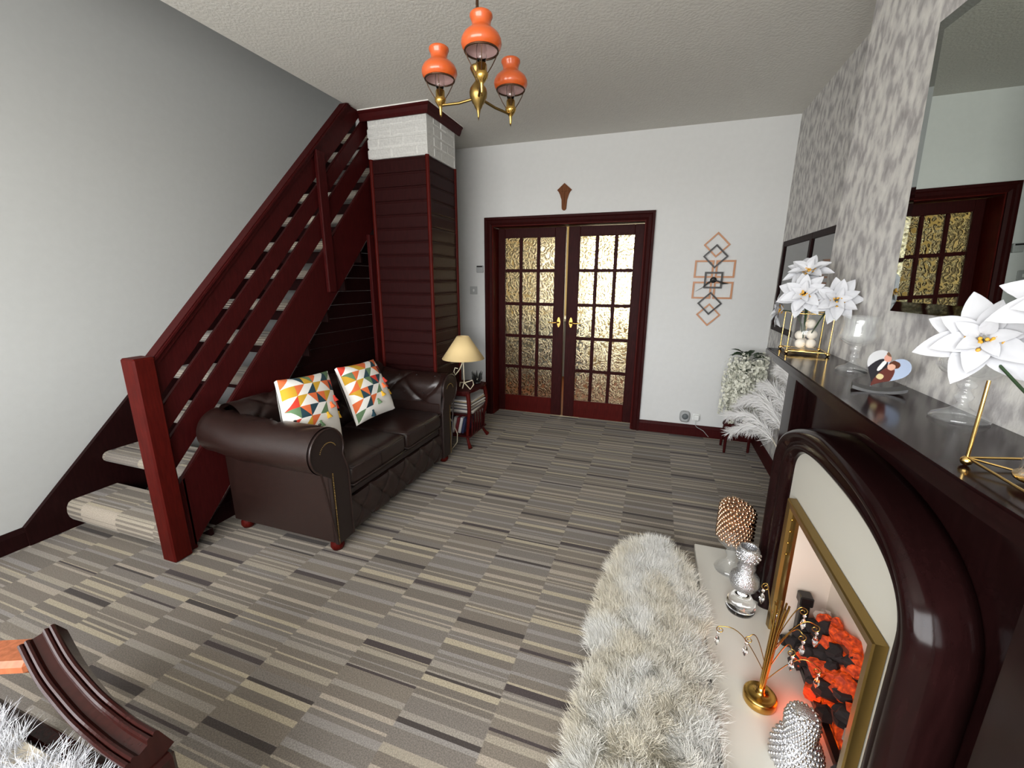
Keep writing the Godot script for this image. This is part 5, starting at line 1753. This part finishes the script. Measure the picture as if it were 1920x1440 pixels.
func armchair() -> void:
	var t := thing("armchair", "polished wooden armchair with a curved reeded arm, cut by the lower left corner", "armchair", Vector3(-1.2, 0, -0.1))
	var st := mb()
	# arm: a reeded bar that sweeps down and forward
	var prof := PackedVector2Array()
	var w := 0.032
	prof.append(Vector2(-w, -0.03)); prof.append(Vector2(-w, 0.02))
	for k in 5:
		var x0 := [-w, -w + 0.011, -0.0, w - 0.022, w - 0.011][k] as float
		var ww := [0.011, 0.011, 0.02, 0.011, 0.011][k] as float
		if k == 2:
			prof.append(Vector2(-w + 0.024, 0.019)); prof.append(Vector2(w - 0.024, 0.019))
			continue
		for i in 5:
			var a := PI - PI * i / 4
			prof.append(Vector2(x0 + ww / 2 + ww / 2 * cos(a), 0.022 + 0.006 * sin(a)))
	prof.append(Vector2(w, 0.02)); prof.append(Vector2(w, -0.03))
	var line := [Vector3(-1.265, 0.66, -0.405), Vector3(-1.19, 0.618, -0.39), Vector3(-1.135, 0.582, -0.385), Vector3(-1.07, 0.555, -0.38), Vector3(-1.0, 0.545, -0.375), Vector3(-0.94, 0.545, -0.37), Vector3(-0.87, 0.552, -0.365)]
	var at := []
	var xs := []
	var ys := []
	for i in 31:
		var s := i / 30.0 * 6.0
		var k := mini(int(s), 5)
		var p: Vector3 = line[k].cubic_interpolate(line[k + 1], line[maxi(k - 1, 0)], line[mini(k + 2, 6)], s - k)
		at.append(p)
	for i in 31:
		var d: Vector3 = (at[mini(i + 1, 30)] - at[maxi(i - 1, 0)]).normalized()
		var x := d.cross(Vector3(0, 1, 0.35).normalized()).normalized()
		xs.append(x); ys.append(x.cross(d))
	sweep(st, prof, at, xs, ys)
	part("arm", st, M.chair_wood, t)
	st = mb()
	box(st, Vector3(-0.62, -0.035, -0.04), Vector3(0.0, 0.0, 0.04), 0.01, Transform3D(Basis(Vector3.UP, 0.4), Vector3(-1.275, 0.628, -0.405)))
	part("arm_rest", st, M.polished_wood, t, false, "light polished arm rest")
	st = mb()
	box(st, Vector3(-0.91, 0.0, -0.40), Vector3(-0.855, 0.525, -0.335), 0.008)
	part("front_leg", st, M.chair_wood, t)
	st = mb()
	box(st, Vector3(-0.91, 0.0, 0.34), Vector3(-0.855, 0.525, 0.40), 0.008)
	part("front_leg", st, M.chair_wood, t)
	st = mb()
	box(st, Vector3(-1.8, 0.33, -0.385), Vector3(-0.88, 0.42, -0.35), 0.006)
	box(st, Vector3(-0.905, 0.33, -0.36), Vector3(-0.862, 0.42, 0.36), 0.006)
	part("seat_frame", st, M.chair_wood, t)
	for z in [-0.385, 0.34]:
		st = mb()
		box(st, Vector3(-1.86, 0.0, z), Vector3(-1.80, 0.95, z + 0.045), 0.008)
		part("back_leg", st, M.chair_wood, t)
	st = mb()
	box(st, Vector3(-1.80, 0.36, -0.345), Vector3(-0.91, 0.43, 0.345), 0.03)
	part("seat", st, M.leather_dark, t)
	st = mb()
	box(st, Vector3(-1.86, 0.5, -0.34), Vector3(-1.81, 0.95, 0.34), 0.015)
	part("back_panel", st, M.leather_dark, t)
	var r := thing("sheepskin_throw", "white sheepskin laid over the seat of the armchair", "throw", Vector3(-1.35, 0.43, 0))
	var o := PackedVector2Array([Vector2(-1.78, -0.33), Vector2(-1.2, -0.335), Vector2(-0.93, -0.33), Vector2(-0.9, 0.0), Vector2(-0.93, 0.33), Vector2(-1.78, 0.33)])
	st = mb()
	prism(st, o, Transform3D(Basis(Vector3.RIGHT, Vector3.BACK, Vector3.DOWN), Vector3(0, 0.447, 0)), 0.016)
	part("pelt", st, M.pelt, r)
	fur_patch(r, "wool", o, func(p: Vector2) -> float: return 0.44, 40000, 0.062, 0.0011, func(_p: Vector2, _n: float, k: float) -> Color: return Color(0.84, 0.85, 0.88) * (0.88 + 0.12 * k), 8)
